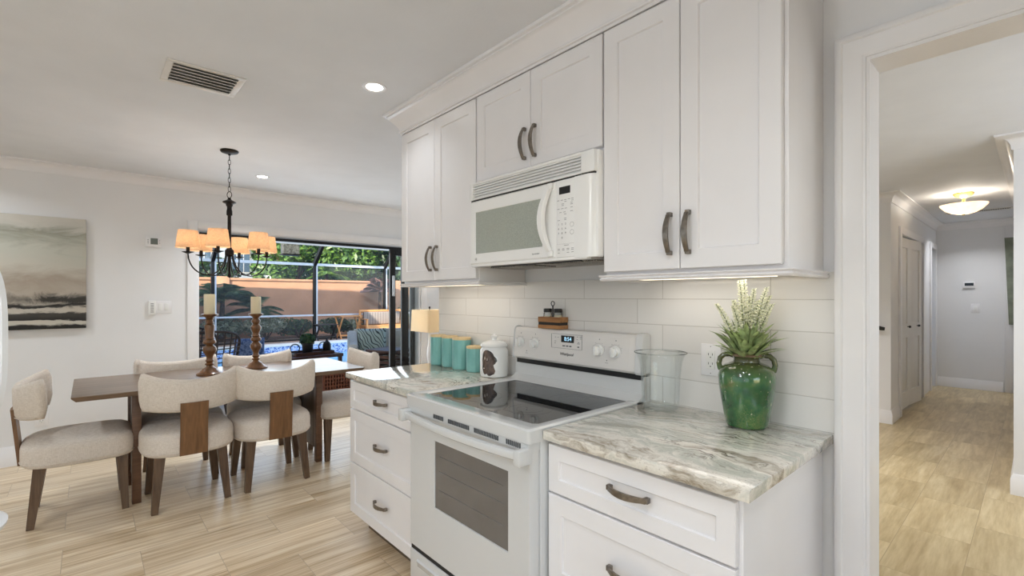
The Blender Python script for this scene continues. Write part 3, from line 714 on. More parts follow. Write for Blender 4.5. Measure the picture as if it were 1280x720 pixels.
# green amphora
vx, vy = -.648, 1.628
t = thing('amphora', 'green glazed two-handled pottery vase on the right-hand countertop', 'vase', (vx, vy, .914), group=None)
m_green = M('crackled green glaze'); m_green.set(.12, 0, .9); v = m_green.coord()
base = m_green.ramp(m_green.noise(v, 14, 4, .6), [(.3, (20, 62, 36)), (.48, (38, 94, 52)), (.6, (68, 110, 58)), (.72, (110, 112, 66))])
vor = m_green.n('ShaderNodeTexVoronoi', feature='DISTANCE_TO_EDGE'); vor.inputs['Scale'].default_value = 130; m_green.l(v, vor.inputs['Vector'])
cr_ = m_green.math('MULTIPLY', m_green.ramp(vor.outputs['Distance'], [(.0, 1.0), (.07, 0.0)]), m_green.ramp(m_green.noise(v, 9, 3), [(.5, 0.0), (.62, .7)]))
c1 = m_green.mix(cr_, base, (128, 140, 84))
chips = m_green.ramp(m_green.noise(m_green.coord((1, 1, .55)), 75, 3, .6), [(.65, 0.0), (.69, .9)])
sepz = m_green.n('ShaderNodeSeparateXYZ'); m_green.l(v, sepz.inputs[0])
topm = m_green.ramp(sepz.outputs[2], [(.165, 0.0), (.215, .9)])
c2 = m_green.mix(topm, c1, (78, 78, 42))
m_green.color(m_green.mix(chips, c2, (198, 196, 168))); m_green = m_green.m
prof_ = [(.001, .0), (.054, .0), (.062, .004), (.064, .012), (.070, .040), (.079, .090), (.0855, .135), (.0870, .165), (.082, .186), (.068, .202), (.050, .209), (.041, .213), (.039, .220), (.042, .228), (.046, .232), (.046, .237), (.040, .238), (.035, .234), (.033, .215), (.001, .20)]
am = B().lathe(prof_, (vx, vy, .914), 56, cap0=False, cap1=False).build('jar_body', m_green, t)
c_, s_ = math.cos(R(24)), math.sin(R(24))
for sg in (-1, 1):
    pts = [(.034, .230), (.050, .236), (.068, .234), (.080, .222), (.084, .204), (.080, .186), (.072, .180)]
    pp = []
    for i in range(len(pts)-1):
        for k in range(4):
            q = k/4; pp.append((pts[i][0]*(1-q)+pts[i+1][0]*q, pts[i][1]*(1-q)+pts[i+1][1]*q))
    pp.append(pts[-1])
    B().tube([(vx+sg*o*c_, vy+sg*o*s_, .914+z) for o, z in pp], .0085, 10).build('handle', m_green, t)
m_rim = plain('unglazed brown rim', (128, 106, 84), .7, var=.2, scale=60)
B().lathe([(.041, .229), (.0465, .232), (.0468, .238), (.040, .2395), (.036, .236)], (vx, vy, .914), 48, cap0=False, cap1=False).build('rim', m_rim, am)

# faux flowers in the amphora
m_stem = plain('grey green stem', (108, 122, 82), .6, var=.15, scale=30)
m_leaf = plain('sage leaf', (150, 166, 116), .55, var=.28, scale=40)
m_bud = plain('cream flower buds', (226, 230, 200), .6, var=.16, scale=90)
t = thing('flower_bouquet', 'bunch of faux cream lavender with sage leaves in the green vase', 'flowers', (vx, vy, 1.12))
random.seed(11)
RGT = Vector((.6678, .7443, 0)); FW = Vector((-.7443, .6678, 0))
vz = 1.135
def bez(a, b_, c, n): return [(1-t_)**2*Vector(a)+2*(1-t_)*t_*Vector(b_)+t_**2*Vector(c) for t_ in [k/n for k in range(n+1)]]
spikes = [(-.118, 1.318, .02), (-.072, 1.312, -.015), (-.038, 1.395, .0), (-.014, 1.397, .012), (.030, 1.368, .02), (.060, 1.372, -.01), (.086, 1.345, .012), (.075, 1.318, -.02), (.045, 1.330, .015), (.012, 1.345, .02), (-.05, 1.33, .02)]
for u, z, d in spikes:
    base_ = Vector((vx, vy, vz-.03))+RGT*u*.12+FW*d*.3; tip = Vector((vx, vy, z))+RGT*u*.86-FW*.02+FW*d
    if tip.y > 1.70: tip.y = 1.70
    mid = base_.lerp(tip, .55)+Vector((0, 0, .03))-RGT*u*.12
    P = bez(base_, mid, tip, 16)
    st = B().tube(P, [.0014]*17, 5).build('stem', m_stem, t)
    b = B()
    for k in range(64):
        q = .46+.54*k/64; i = min(15, int(q*16)); p = P[i].lerp(P[i+1], q*16-i)
        a = k*2.4; rad = .0115*(1-.6*(q-.46)/.54)
        o_ = Vector((math.cos(a), math.sin(a), .35))*rad
        c = p+o_; s0 = .0046*(1-.35*(q-.46)/.54)
        bmesh.ops.create_icosphere(b.bm, subdivisions=1, radius=1, matrix=Matrix.LocRotScale(c, (Vector(o_)).to_track_quat('Z', 'Y'), (s0*.7, s0*.7, s0*1.5)))
    b.build('flower_spike', m_bud, st)
def leaf(b, p, d, L, w, curl=.25, mi=0):
    d = Vector(d).normalized(); sd = d.cross(Vector((0, 0, 1))); sd = sd.normalized() if sd.length > .01 else Vector((1, 0, 0)); up = sd.cross(d)
    n = 6; rings = []
    for k in range(n+1):
        t_ = k/n; c = Vector(p)+d*L*t_-Vector((0, 0, 1))*L*curl*t_*t_; ww = w*math.sin(PI*min(1, .08+t_*.92))**.8
        rings.append([c-sd*ww+up*ww*.35, c, c+sd*ww+up*ww*.35])
    vs = [[b.bm.verts.new(q) for q in r] for r in rings]
    for a, c in zip(vs, vs[1:]):
        for i in range(2): f = b.bm.faces.new((a[i], a[i+1], c[i+1], c[i])); f.material_index = mi
    return b
b = B()
for k in range(135):
    a = random.uniform(0, 2*PI); el = random.uniform(.5, 1.35); st_ = random.random()
    p = Vector((vx+.02*math.cos(a), vy+.02*math.sin(a), vz-.005+.06*st_*random.random()))
    d = Vector((math.cos(a)*math.cos(el), math.sin(a)*math.cos(el), math.sin(el)))
    L = random.uniform(.06, .150)
    if p.y+d.y*L > 1.71: d.y *= .3
    leaf(b, p, d, L, random.uniform(.0055, .0115), random.uniform(.05, .35))
b.build('leaves', m_leaf, t)

# wall plates
def plate_xz(x, z, y, w, h, label, name='wall_outlet'):
    t = thing(name, label, 'outlet', (x, y, z))
    B().box(x-w/2, x+w/2, y-.006, y, z-h/2, z+h/2, .002).build('cover_plate', m_trim, t)
    r = B().box(x-.017, x+.017, y-.0085, y-.005, z-.034, z+.034, .0015).build('socket', m_appl2, t)
    b = B()
    for dz in (-.017, .017):
        b.box(x-.0085, x-.0065, y-.0090, y-.0080, z+dz, z+dz+.008).box(x+.0065, x+.0085, y-.0090, y-.0080, z+dz, z+dz+.008).cyl((x, y-.0090, z+dz-.007), (x, y-.008, z+dz-.007), .0022, n=10)
    b.box(x-.001, x+.001, y-.0075, y-.005, z+.048, z+.051).box(x-.001, x+.001, y-.0075, y-.005, z-.051, z-.048)
    b.build('slots', m_blackpl, r)
plate_xz(-.812, 1.108, YK-.008, .075, .118, 'white double outlet on the tiled backsplash left of the green vase')

# ------------------------------------------------------------------ dining chairs
def make_chair():
    """local: faces +y, origin on the floor under the seat centre"""
    t = thing('dining_chair', '', 'chair', (0, 0, 0), 0, 'upholstered chairs around the dining table')
    # seat cushion
    n = 56
    def outline(k, ins=0):
        a = 2*PI*k/n; c, s = math.cos(a), math.sin(a)
        e = .42 if s > 0 else .72          # squarer front, rounder back
        hx, hy = .258-ins, (.262 if s > 0 else .268)-ins
        return hx*math.copysign(abs(c)**(e if s > 0 else .62), c), hy*math.copysign(abs(s)**e, s)
    lev = [(.342, .030), (.344, .012), (.354, .002), (.375, 0), (.44, 0), (.462, .004), (.478, .014), (.489, .032), (.497, .062), (.503, .11), (.506, .17), (.507, .235)]
    b = B().loft([[(*outline(k, i), z) for k in range(n)] for z, i in lev])
    seat = b.build('seat', m_linen, t, local=True, angle=80)
    b = B().tube([(*outline(k, -.001), .368) for k in range(n)], .0028, 5, closed=True); b.build('piping', m_linen, seat, local=True)
    # curved back band
    rad, am_ = .325, R(52); cy = .055; N = 30
    rings = []
    for k in range(N+1):
        s = -1+2*k/N; a = am_*s
        zb, zt = .620+.020*s*s, .820+.056*s*s
        e = 1-abs(s); rnd = 0 if e > .07 else (1-math.sqrt(max(0, 1-(1-e/.07)**2)))
        zb += rnd*.045; zt -= rnd*.045
        th = .024*(1-.45*rnd); tilt = .045
        ux, uy = math.sin(a), -math.cos(a)
        pr = []
        for dz, dr in ((0, -.5), (0, .5), (.12, 1), (.5, 1.08), (.88, 1), (1, .5), (1, -.5), (.88, -1), (.5, -1.0), (.12, -1)):
            z = zb+(zt-zb)*dz; r_ = rad+dr*th+(z-.63)*tilt
            pr.append((ux*r_, cy+uy*r_, z))
        rings.append(pr)
    b = B().loft(rings); bk = b.build('backrest', m_linen, t, local=True, angle=70)
    b = B()
    for zz, e_ in ((.620, .020),):
        pts = []
        for k in range(2, N-1):
            s = -1+2*k/N; a = am_*s; r_ = rad+.024
            pts.append((math.sin(a)*r_, cy-math.cos(a)*r_, zz+e_*s*s+.012))
        b.tube(pts, .0026, 5)
    b.build('piping', m_linen, bk, local=True)
    # wooden splat curving down behind the cushion
    rings = []
    for k in range(13):
        q = k/12; z = .347+(.68-.347)*q
        yb = -.262-.030*q
        w = .073+.004*abs(q-.5)
        rings.append([(-w, yb+.006, z), (-w, yb-.012, z), (0, yb-.016, z), (w, yb-.012, z), (w, yb+.006, z), (0, yb+.002, z)])
    B().loft(rings).build('back_splat', m_splat, t, local=True)
    # splayed tapering legs
    for sx in (-1, 1):
        for sy, yt, yb in ((1, .195, .212), (-1, -.175, -.214)):
            x0, x1 = sx*.166, sx*.197
            b = B().bar((x0, yt, .352), (x1, yb, 0), .056, .034, .056, .034, up=(0, 1, 0))
            b.build('leg', m_walnut, t, local=True)
    return t
ch0 = make_chair()
chairs = [
    (-3.845, .500, R(90), 'beige dining chair on the near side of the table, left of the two'),
    (-3.835, 1.010, R(90), 'beige dining chair on the near side of the table, right of the two'),
    (-4.375, .525, R(-90), 'beige dining chair on the far side of the table, behind the taller candlestick'),
    (-4.375, 1.105, R(-90), 'beige dining chair on the far side of the table, behind the shorter candlestick'),
    (-4.075, -.035, R(0), 'beige dining chair at the left end of the table, below the abstract painting'),
    (-4.075, 1.665, R(180), 'beige dining chair at the right end of the table, partly hidden by the kitchen counter'),
]
for i, (x, y, rz, lab) in enumerate(chairs):
    c = ch0 if i == 0 else copy_tree(ch0)
    c.location = (x, y, 0); c.rotation_euler = (0, 0, rz); c['label'] = lab

# ------------------------------------------------------------------ dining table
tx0, tx1, ty0, ty1 = -4.56, -3.715, -.075, 1.70
t = thing('dining_table', 'long grey-brown wooden dining table with slab end legs', 'table', ((tx0+tx1)/2, (ty0+ty1)/2, 0))
b = B().loft([[(x, y, z) for x, y in ((tx0+i, ty0+i), (tx1-i, ty0+i), (tx1-i, ty1-i), (tx0+i, ty1-i))] for z, i in ((.728, .022), (.750, .003), (.757, 0), (.760, .002))])
b.build('tabletop', m_table, t)
for y in (.235, 1.40):
    g = B().box(-3.96, -3.905, y-.024, y+.024, 0, .730, .003).build('leg', m_tableedge, t)
    B().box(-4.37, -4.315, y-.024, y+.024, 0, .730, .003).build('leg', m_tableedge, t)
    B().box(-4.325, -3.95, y-.010, y+.010, .10, .728, .002).build('end_panel', m_walnut, t)
for x in (-3.94, -4.36): B().box(x-.0, x+.022, .28, 1.355, .660, .728).build('apron', m_gap if False else m_walnut, t)

# ------------------------------------------------------------------ candlesticks with candles
def candlestick(x, y, hgt, label, seed):
    t = thing('candlestick', label, 'candlestick', (x, y, .760))
    s = hgt/.47
    P = [(.085, 0), (.086, .010), (.080, .016), (.066, .020), (.060, .030), (.050, .036), (.047, .046), (.032, .056), (.022, .062), (.020, .070), (.030, .078), (.031, .084), (.020, .092), (.022, .100), (.030, .108), (.022, .116), (.020, .130)]
    if seed == 0:
        P += [(.026, .150), (.040, .172), (.046, .192), (.042, .212), (.028, .226), (.022, .232), (.040, .242), (.043, .256), (.036, .268), (.026, .276), (.034, .282), (.028, .290), (.030, .330), (.034, .372), (.032, .386), (.022, .392), (.030, .398), (.026, .405), (.022, .425), (.030, .432), (.024, .438), (.032, .448), (.050, .456), (.056, .464), (.056, .470)]
    else:
        P += [(.024, .150), (.038, .172), (.043, .192), (.038, .210), (.026, .222), (.022, .230), (.036, .240), (.040, .252), (.034, .264), (.024, .272), (.032, .280), (.024, .290), (.026, .310), (.036, .332), (.040, .350), (.034, .366), (.022, .380), (.030, .396), (.034, .408), (.028, .420), (.022, .430), (.026, .440), (.044, .452), (.054, .462), (.054, .470)]
    B().lathe([(r, z*s) for r, z in P], (x, y, .760), 36).build('turned_stem', m_turned, t, angle=50)
    return .760+hgt
z0 = candlestick(-4.152, .678, .452, 'taller turned wooden candlestick on the dining table', 0)
z1 = candlestick(-4.262, 1.018, .445, 'shorter turned wooden candlestick on the dining table, to the right', 1)
for (x, y, z, h, r, lab) in ((-4.152, .678, z0, .150, .037, 'ivory pillar candle on the left candlestick'), (-4.262, 1.018, z1, .138, .037, 'ivory pillar candle on the right candlestick')):
    t = thing('pillar_candle', lab, 'candle', (x, y, z))
    B().lathe([(r-.001, 0), (r, .002), (r, h-.004), (r-.003, h), (r-.010, h-.001), (.006, h-.006), (.001, h-.006)], (x, y, z), 32, cap1=False).build('wax', m_wax, t)
    B().cyl((x, y, z+h-.007), (x+.002, y, z+h+.006), .0012, n=6).build('wick', m_blackpl, t)

# ------------------------------------------------------------------ chandelier
cx, cy = -4.06, .79
t = thing('chandelier', 'dark bronze six-arm chandelier with burlap shades over the dining table', 'chandelier', (cx, cy, H))
B().lathe([(.060, 0), (.062, -.006), (.055, -.016), (.030, -.024), (.010, -.028), (.008, -.036), (.001, -.038)], (cx, cy, H), 32).build('canopy', m_bronze, t)
z = H-.038; k = 0
while z > 2.135:
    a = k*PI/2; pts = []
    for i in range(14):
        q = 2*PI*i/14; u = .0085*math.cos(q); w = -.0185+.0205*math.sin(q)
        pts.append((cx+u*math.cos(a), cy+u*math.sin(a), z+w+.002))
    B().tube(pts, .0020, 6, closed=True).build('chain_link', m_bronze, t)
    z -= .0335; k += 1
B().tube([(cx+.018*math.cos(q)*.7, cy+.018*math.cos(q)*.7, 2.108+.024*math.sin(q)) for q in [2*PI*i/20 for i in range(20)]], .0028, 6, closed=True).build('hanging_loop', m_bronze, t)
B().lathe([(.001, 2.086), (.010, 2.084), (.012, 2.074), (.022, 2.066), (.044, 2.055), (.046, 2.050), (.038, 2.044), (.024, 2.038), (.022, 2.026), (.016, 2.018), (.016, 2.000), (.0195, 1.985), (.0195, 1.955), (.012, 1.95), (.012, 1.715), (.020, 1.70), (.030, 1.69), (.030, 1.655), (.020, 1.648), (.010, 1.640), (.008, 1.52), (.014, 1.505), (.012, 1.492), (.004, 1.485), (.001, 1.484)], (cx, cy, 0), 28, cap0=False).build('centre_stem', m_bronze, t)
m_shade = M('burlap shade'); m_shade.t.nodes.remove(m_shade.b)
v = m_shade.coord((160, 160, 160)); nn = m_shade.math('ADD', m_shade.noise(m_shade.coord((420, 420, 50)), 1, 2), m_shade.noise(m_shade.coord((50, 50, 420)), 1, 2))
colr = m_shade.ramp(m_shade.math('MULTIPLY', nn, .5), [(.38, (222, 198, 172)), (.62, (244, 226, 204))])
df = m_shade.n('ShaderNodeBsdfDiffuse'); tl = m_shade.n('ShaderNodeBsdfTranslucent'); m_shade.l(colr, df.inputs[0]); m_shade.l(colr, tl.inputs[0])
mx = m_shade.n('ShaderNodeMixShader'); mx.inputs[0].default_value = .55; m_shade.l(df.outputs[0], mx.inputs[1]); m_shade.l(tl.outputs[0], mx.inputs[2]); m_shade.l(mx.outputs[0], m_shade.out.inputs[0]); m_shade = m_shade.m
m_bulb = emit('warm bulb', (255, 224, 175), 18)
for k in range(6):
    a = R(34+60*k); ux, uy = math.cos(a), math.sin(a); r0 = .262
    ctrl = [(.022, 1.672), (.030, 1.62), (.050, 1.565), (.090, 1.520), (.140, 1.503), (.190, 1.515), (.232, 1.552), (.256, 1.605), (r0, 1.655)]
    pts = []
    for i in range(len(ctrl)-1):
        p0 = ctrl[max(0, i-1)]; p1 = ctrl[i]; p2 = ctrl[i+1]; p3 = ctrl[min(len(ctrl)-1, i+2)]
        for j in range(4):
            q = j/4
            f_ = lambda c: .5*((2*p1[c])+(-p0[c]+p2[c])*q+(2*p0[c]-5*p1[c]+4*p2[c]-p3[c])*q*q+(-p0[c]+3*p1[c]-3*p2[c]+p3[c])*q**3)
            pts.append((f_(0), f_(1)))
    pts.append(ctrl[-1])
    x, y = cx+ux*r0, cy+uy*r0
    arm = B().tube([(cx+ux*p, cy+uy*p, z) for p, z in pts], .0048, 8).build('arm', m_bronze, t)
    B().lathe([(.006, 1.648), (.014, 1.652), (.036, 1.660), (.038, 1.663), (.012, 1.664), (.011, 1.664), (.011, 1.702), (.001, 1.702)], (x, y, 0), 24).build('candle_cup', m_bronze, arm)
    sh = B().loft([[(x+r*math.cos(2*PI*i/32), y+r*math.sin(2*PI*i/32), z) for i in range(32)] for r, z in ((.076, 1.690), (.060, 1.815), (.0585, 1.815), (.0745, 1.690), (.076, 1.690))], False, False).build('lamp_shade', m_shade, t)
    B().lathe([(.003, 1.702), (.011, 1.712), (.014, 1.728), (.009, 1.748), (.001, 1.762)], (x, y, 0), 16).build('bulb', m_bulb, t)
    light('chandelier_bulb', 'POINT', (x, y, 1.775), .42, (1, .93, .84), .014)

# ------------------------------------------------------------------ ceiling fittings
m_led = emit('recessed light lens', (255, 248, 236), 9)
cans = [(-2.323, 1.116, 'recessed ceiling light nearest the wall cabinets'), (-4.742, 1.187, 'recessed ceiling light beyond the chandelier near the sliding door')]
for x, y, lab in cans + [(-.9, -.6, ''), (-2.4, -1.7, ''), (-4.74, -1.0, ''), (.35, .15, ''), (-.5, .35, ''), (-.7, -2.3, ''), (-.6, 4.0, ''), (-.58, 8.9, ''), (-1.6, 4.5, '')]:  # blank labels are added fill beams without a fitting
    if lab:
        t = thing('recessed_light', lab, 'ceiling light', (x, y, H), group=None)
        B().lathe([(.043, -.001), (.054, -.004), (.062, -.003), (.064, 0)], (x, y, H), 40, cap0=False, cap1=False).build('trim_ring', m_trim, t)
        B().lathe([(.001, -.0015), (.043, -.0018)], (x, y, H), 36, cap0=False, cap1=False).build('lens', m_led, t)
    light('recessed_and_fill_beam', 'AREA', (x, y, H-.008), {-2.323: 1.0, -.5: 3, .35: 4, -.6: 3, -.58: 4.5, -1.6: 16, -.9: 3.5}.get(x, 7.5), (.90, .95, 1) if y < 2 else (.97, .98, 1), .13, None, (0, 0, -1), 150 if y < 1 else 120)
m_vent = plain('white vent paint', (222, 219, 214), .4)
def vent(x0, x1, y0, y1, z, label, along='y', nl=6, name='ceiling_vent'):
    t = thing(name, label, 'vent', ((x0+x1)/2, (y0+y1)/2, z)); f = .030
    b = B().box(x0, x0+f, y0, y1, z-.006, z, .002).box(x1-f, x1, y0, y1, z-.006, z, .002).box(x0+f, x1-f, y0, y0+f, z-.006, z, .002).box(x0+f, x1-f, y1-f, y1, z-.006, z, .002)
    b.build('frame', m_vent, t)
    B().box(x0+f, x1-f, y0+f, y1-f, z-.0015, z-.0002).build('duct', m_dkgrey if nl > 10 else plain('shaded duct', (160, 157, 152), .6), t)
    b = B()
    for k in range(nl):
        if along == 'y':
            x = x0+f+(x1-x0-2*f)*(k+.5)/nl; w = (x1-x0-2*f)/nl*(.40 if nl < 10 else .2); s = 1
            b.bar((x, y0+f, z-.010), (x, y1-f, z-.010), .0015, .0015, 2*w, 2*w, up=(s*.9, 0, 1)) if False else b.loft([[(x-w, yy, z-.004-(.010 if s < 0 else 0)), (x+w, yy, z-.004-(0 if s < 0 else .010)), (x+w, yy, z-.0025-(0 if s < 0 else .010)), (x-w, yy, z-.0025-(.010 if s < 0 else 0))] for yy in (y0+f, y1-f)])
        else:
            y = y0+f+(y1-y0-2*f)*(k+.5)/nl; w = (y1-y0-2*f)/nl*.30
            b.loft([[(xx, y-w, z-.004), (xx, y+w, z-.012), (xx, y+w, z-.010), (xx, y-w, z-.0025)] for xx in (x0+f, x1-f)])
    b.build('louvres', m_vent, t)
vent(-2.955, -2.665, .268, .595, H, 'white louvred air vent in the dining room ceiling', 'y', 6)
vent(-.83, -.20, 8.36, 8.53, H, 'long dark-slotted air vent in the hall ceiling by the bowl light', 'y', 28)

# ------------------------------------------------------------------ on the slider wall
def on_wall(name, label, cat, y, z): return thing(name, label, cat, (XF, y, z))
t = on_wall('abstract_painting', 'unframed abstract canvas in grey and cream with black brushstrokes', 'painting', -.57, 1.537)
m_art = M('abstract ink wash'); m_art.set(.75)
tc = m_art.n('ShaderNodeTexCoord'); sp_ = m_art.n('ShaderNodeSeparateXYZ'); m_art.l(tc.outputs['Object'], sp_.inputs[0])
nw = m_art.noise(m_art.coord((1, 1.6, 5)), 1.6, 5, .6, 1.2)
h_ = m_art.math('ADD', m_art.math('MULTIPLY', sp_.outputs[2], 1.09), .5)      # 0 bottom .. 1 top
hd = m_art.math('ADD', h_, m_art.math('MULTIPLY', m_art.math('SUBTRACT', nw, .5), .34))
wash = m_art.ramp(hd, [(.0, (206, 202, 192)), (.28, (186, 178, 166)), (.42, (168, 156, 142)), (.56, (196, 192, 180)), (.72, (190, 190, 178)), (.86, (152, 152, 138)), (.92, (196, 194, 184)), (1.0, (204, 200, 190))])
n3 = m_art.noise(m_art.coord((1, 1.3, 4)), 1.5, 5, .6, 1.0)
hb = m_art.math('ADD', h_, m_art.math('MULTIPLY', m_art.math('SUBTRACT', n3, .5), .17))
bandm = m_art.ramp(hb, [(.0, 1.0), (.015, 1.0), (.03, 0.0), (.065, 0.0), (.075, 1.0), (.155, .92), (.165, 0.0), (.185, 0.0), (.195, .95), (.215, 1.0), (.24, 0.0)])
blob = m_art.ramp(m_art.math('ADD', m_art.math('MULTIPLY', m_art.math('ABSOLUTE', m_art.math('SUBTRACT', h_, .26)), -4.6), m_art.noise(m_art.coord((1, 6, 5)), 1.2, 6, .7, .8)), [(.22, 0.0), (.48, .95)])
ypos = m_art.ramp(m_art.math('ADD', sp_.outputs[1], .5), [(.42, .15), (.80, 1.0)])
msk = m_art.math('MAXIMUM', bandm, m_art.math('MULTIPLY', blob, ypos))
m_art.color(m_art.mix(msk, wash, (38, 37, 36))); m_art = m_art.m
B().box(XF+.001, XF+.036, -1.13, -.012, 1.078, 1.998, .003).build('canvas', m_art, t)

t = on_wall('thermostat', 'white wall thermostat with grey screen left of the sliding door', 'thermostat', .440, 1.842)
b = B().box(XF, XF+.028, .388, .505, 1.800, 1.888, .003); b.build('body', m_trim, t)
B().box(XF+.0275, XF+.0295, .424, .478, 1.822, 1.878).build('screen', plain('grey lcd', (112, 118, 112), .2), t)
b = B()
for zz in (1.830, 1.845, 1.860): b.box(XF+.028, XF+.0292, .402, .410, zz, zz+.005).box(XF+.028, XF+.0292, .488, .494, zz, zz+.005)
b.build('buttons', m_print, t)
t = on_wall('light_switch', 'white triple rocker switch plate with fan control left of the sliding door', 'light switch', .50, 1.245)
B().box(XF, XF+.006, .412, .584, 1.190, 1.304, .002).build('cover_plate', m_trim, t)
for yy in (.497, .545): B().box(XF+.005, XF+.010, yy-.016, yy+.016, 1.215, 1.280, .002).build('rocker', m_appl2, t)
fc = B().box(XF+.004, XF+.030, .408, .462, 1.176, 1.306, .004).build('fan_control', m_appl2, t)
b = B()
for k in range(6): b.box(XF+.030, XF+.0308, .424, .448, 1.200+k*.015, 1.206+k*.015)
b.build('control_marks', m_print, fc)
t = on_wall('wall_outlet', 'white outlet low on the dining wall behind the left end chair', 'outlet', -.283, .345)
B().box(XF, XF+.006, -.322, -.244, .285, .402, .002).build('cover_plate', m_trim, t)
b = B().box(XF+.005, XF+.0085, -.300, -.266, .310, .377, .0015).build('socket', m_appl2, t)
b2 = B()
for dz in (-.016, .016):
    for yy in (-.2915, -.2755): b2.box(XF+.0083, XF+.0092, yy-.001, yy+.001, .3435+dz, .3515+dz)
    b2.cyl((XF+.0083, -.283, .337+dz), (XF+.0092, -.283, .337+dz), .0022, n=8)
b2.build('slots', m_blackpl, b)

# ------------------------------------------------------------------ family room lamp on an end table
lx, ly = -4.93, 3.08
t = thing('end_table', 'dark wooden end table beyond the kitchen counter, under the lamp', 'table', (lx, ly, 0))
B().box(lx-.25, lx+.25, ly-.22, ly+.22, .46, .50, .004).build('tabletop', m_walnut, t)
for sx in (-1, 1):
    for sy in (-1, 1): B().bar((lx+sx*.22, ly+sy*.19, .46), (lx+sx*.22, ly+sy*.19, 0), .045, .035).build('leg', m_walnut, t)
t = thing('table_lamp', 'table lamp with a cream box shade beyond the left end of the counter', 'lamp', (lx, ly, .50))
m_cream = M('lit cream linen shade'); m_cream.t.nodes.remove(m_cream.b)
df = m_cream.n('ShaderNodeBsdfDiffuse'); tl = m_cream.n('ShaderNodeBsdfTranslucent'); df.inputs[0].default_value = lin((232, 222, 200)); tl.inputs[0].default_value = lin((240, 226, 200))
mx = m_cream.n('ShaderNodeMixShader'); mx.inputs[0].default_value = .5; m_cream.l(df.outputs[0], mx.inputs[1]); m_cream.l(tl.outputs[0], mx.inputs[2]); m_cream.l(mx.outputs[0], m_cream.out.inputs[0]); m_cream = m_cream.m
def rrect(hx, hy, z, r=.03): return [(lx+px-0, ly+py, z) for px, py, _ in rect(-hx, hx, -hy, hy, 0, r)]
B().loft([rrect(.21, .15, .925), rrect(.20, .14, 1.185), rrect(.198, .138, 1.185), rrect(.208, .148, .925), rrect(.21, .15, .925)], False, False).build('lamp_shade', m_cream, t)
B().lathe([(.07, 0), (.075, .01), (.07, .02), (.02, .028), (.022, .06), (.032, .12), (.034, .17), (.026, .23), (.016, .27), (.012, .33), (.012, .425), (.001, .425)], (lx, ly, .50), 32).build('base', m_glass if False else m_cer, t)
B().cyl((lx, ly, .92), (lx, ly, 1.205), .003, n=8).lathe([(.001, 1.195), (.011, 1.20), (.011, 1.222), (.001, 1.226)], (lx, ly, 0), 12).build('finial', m_bronze, t)
light('table_lamp_bulb', 'POINT', (lx, ly, 1.06), 4.5, (1, .90, .74), .03)
B().lathe([(.012, .97), (.022, 1.0), (.026, 1.03), (.014, 1.06), (.001, 1.07)], (lx, ly, 0), 16).build('bulb', emit('lamp bulb', (255, 220, 160), 6), t)

# ------------------------------------------------------------------ hall fittings
xc = -1.055
t = tag(thing('door_2', 'white bifold closet door standing slightly open in the hall', 'closet door', (xc, YC0, 0)), kind='structure')
m_door = plain('white door paint', (228, 226, 223), .4, var=.006)
def leaf_door(p0, p1, knob_at):
    p0, p1 = Vector(p0), Vector(p1); L = (p1-p0).length; ang = math.atan2(p1.y-p0.y, p1.x-p0.x)
    MT = Matrix.Translation((p0.x, p0.y, 0)) @ Matrix.Rotation(ang, 4, 'Z')
    # local: x along leaf, front toward -y (hall side)
    b = B(); z0, z1 = .035, 2.035
    b.box(0, L, .004, .034, z0, z1)
    fr = .085
    b.box(0, fr, -.009, .004, z0, z1).box(L-fr, L, -.009, .004, z0, z1)
    for a, c in ((z0, .22), (.86, 1.02), (1.92, z1)): b.box(fr, L-fr, -.009, .004, a, c)
    b.move(MT); o = b.build('door_leaf', m_door, t)
    b = B()
    for a, c in ((.24, .84), (1.04, 1.90)): b.box(fr+.02, L-fr-.02, -.001, .006, a, c, .003)
    b.move(MT); b.build('raised_panel', m_door, o)
    b = B().cyl((knob_at, -.004, .985), (knob_at, -.03, .985), .006, n=12).cyl((knob_at, -.024, .985), (knob_at, -.042, .985), .015, .012, 16).move(MT); b.build('knob', m_blackpl, o)
# leaves run from near to far with their face toward +x (hall): direction +y gives local -y -> +x
leaf_door((-1.068, 6.82), (-1.052, 7.37), .47)
leaf_door((-1.052, 7.375), (-1.000, 7.86), .30)
t = tag(thing('door_3', 'white door ajar at the far end of the hall', 'door', (-1.12, 9.02, 0)), kind='structure')
B().box(-1.60, -1.135, 9.425, 9.46, .01, 2.03, .002).build('door_leaf', m_door, t)
t = thing('handrail', 'dark handrail end curving against the entry wall, seen through the doorway', 'handrail', (-1.6, 6.24, 1.0))
B().tube([(-2.3, 6.235, 1.055), (-1.5, 6.235, 1.045), (-1.24, 6.235, 1.035), (-1.16, 6.235, 1.022), (-1.11, 6.235, 1.008), (-1.08, 6.240, 1.004)], [.022, .022, .022, .022, .021, .017], 12).build('rail', m_blackpl, t)
for x in (-2.1, -1.35): B().tube([(x, 6.235, 1.03), (x, 6.25, .985), (x, 6.298, .975)], .007, 8).build('bracket', m_bronze, t)

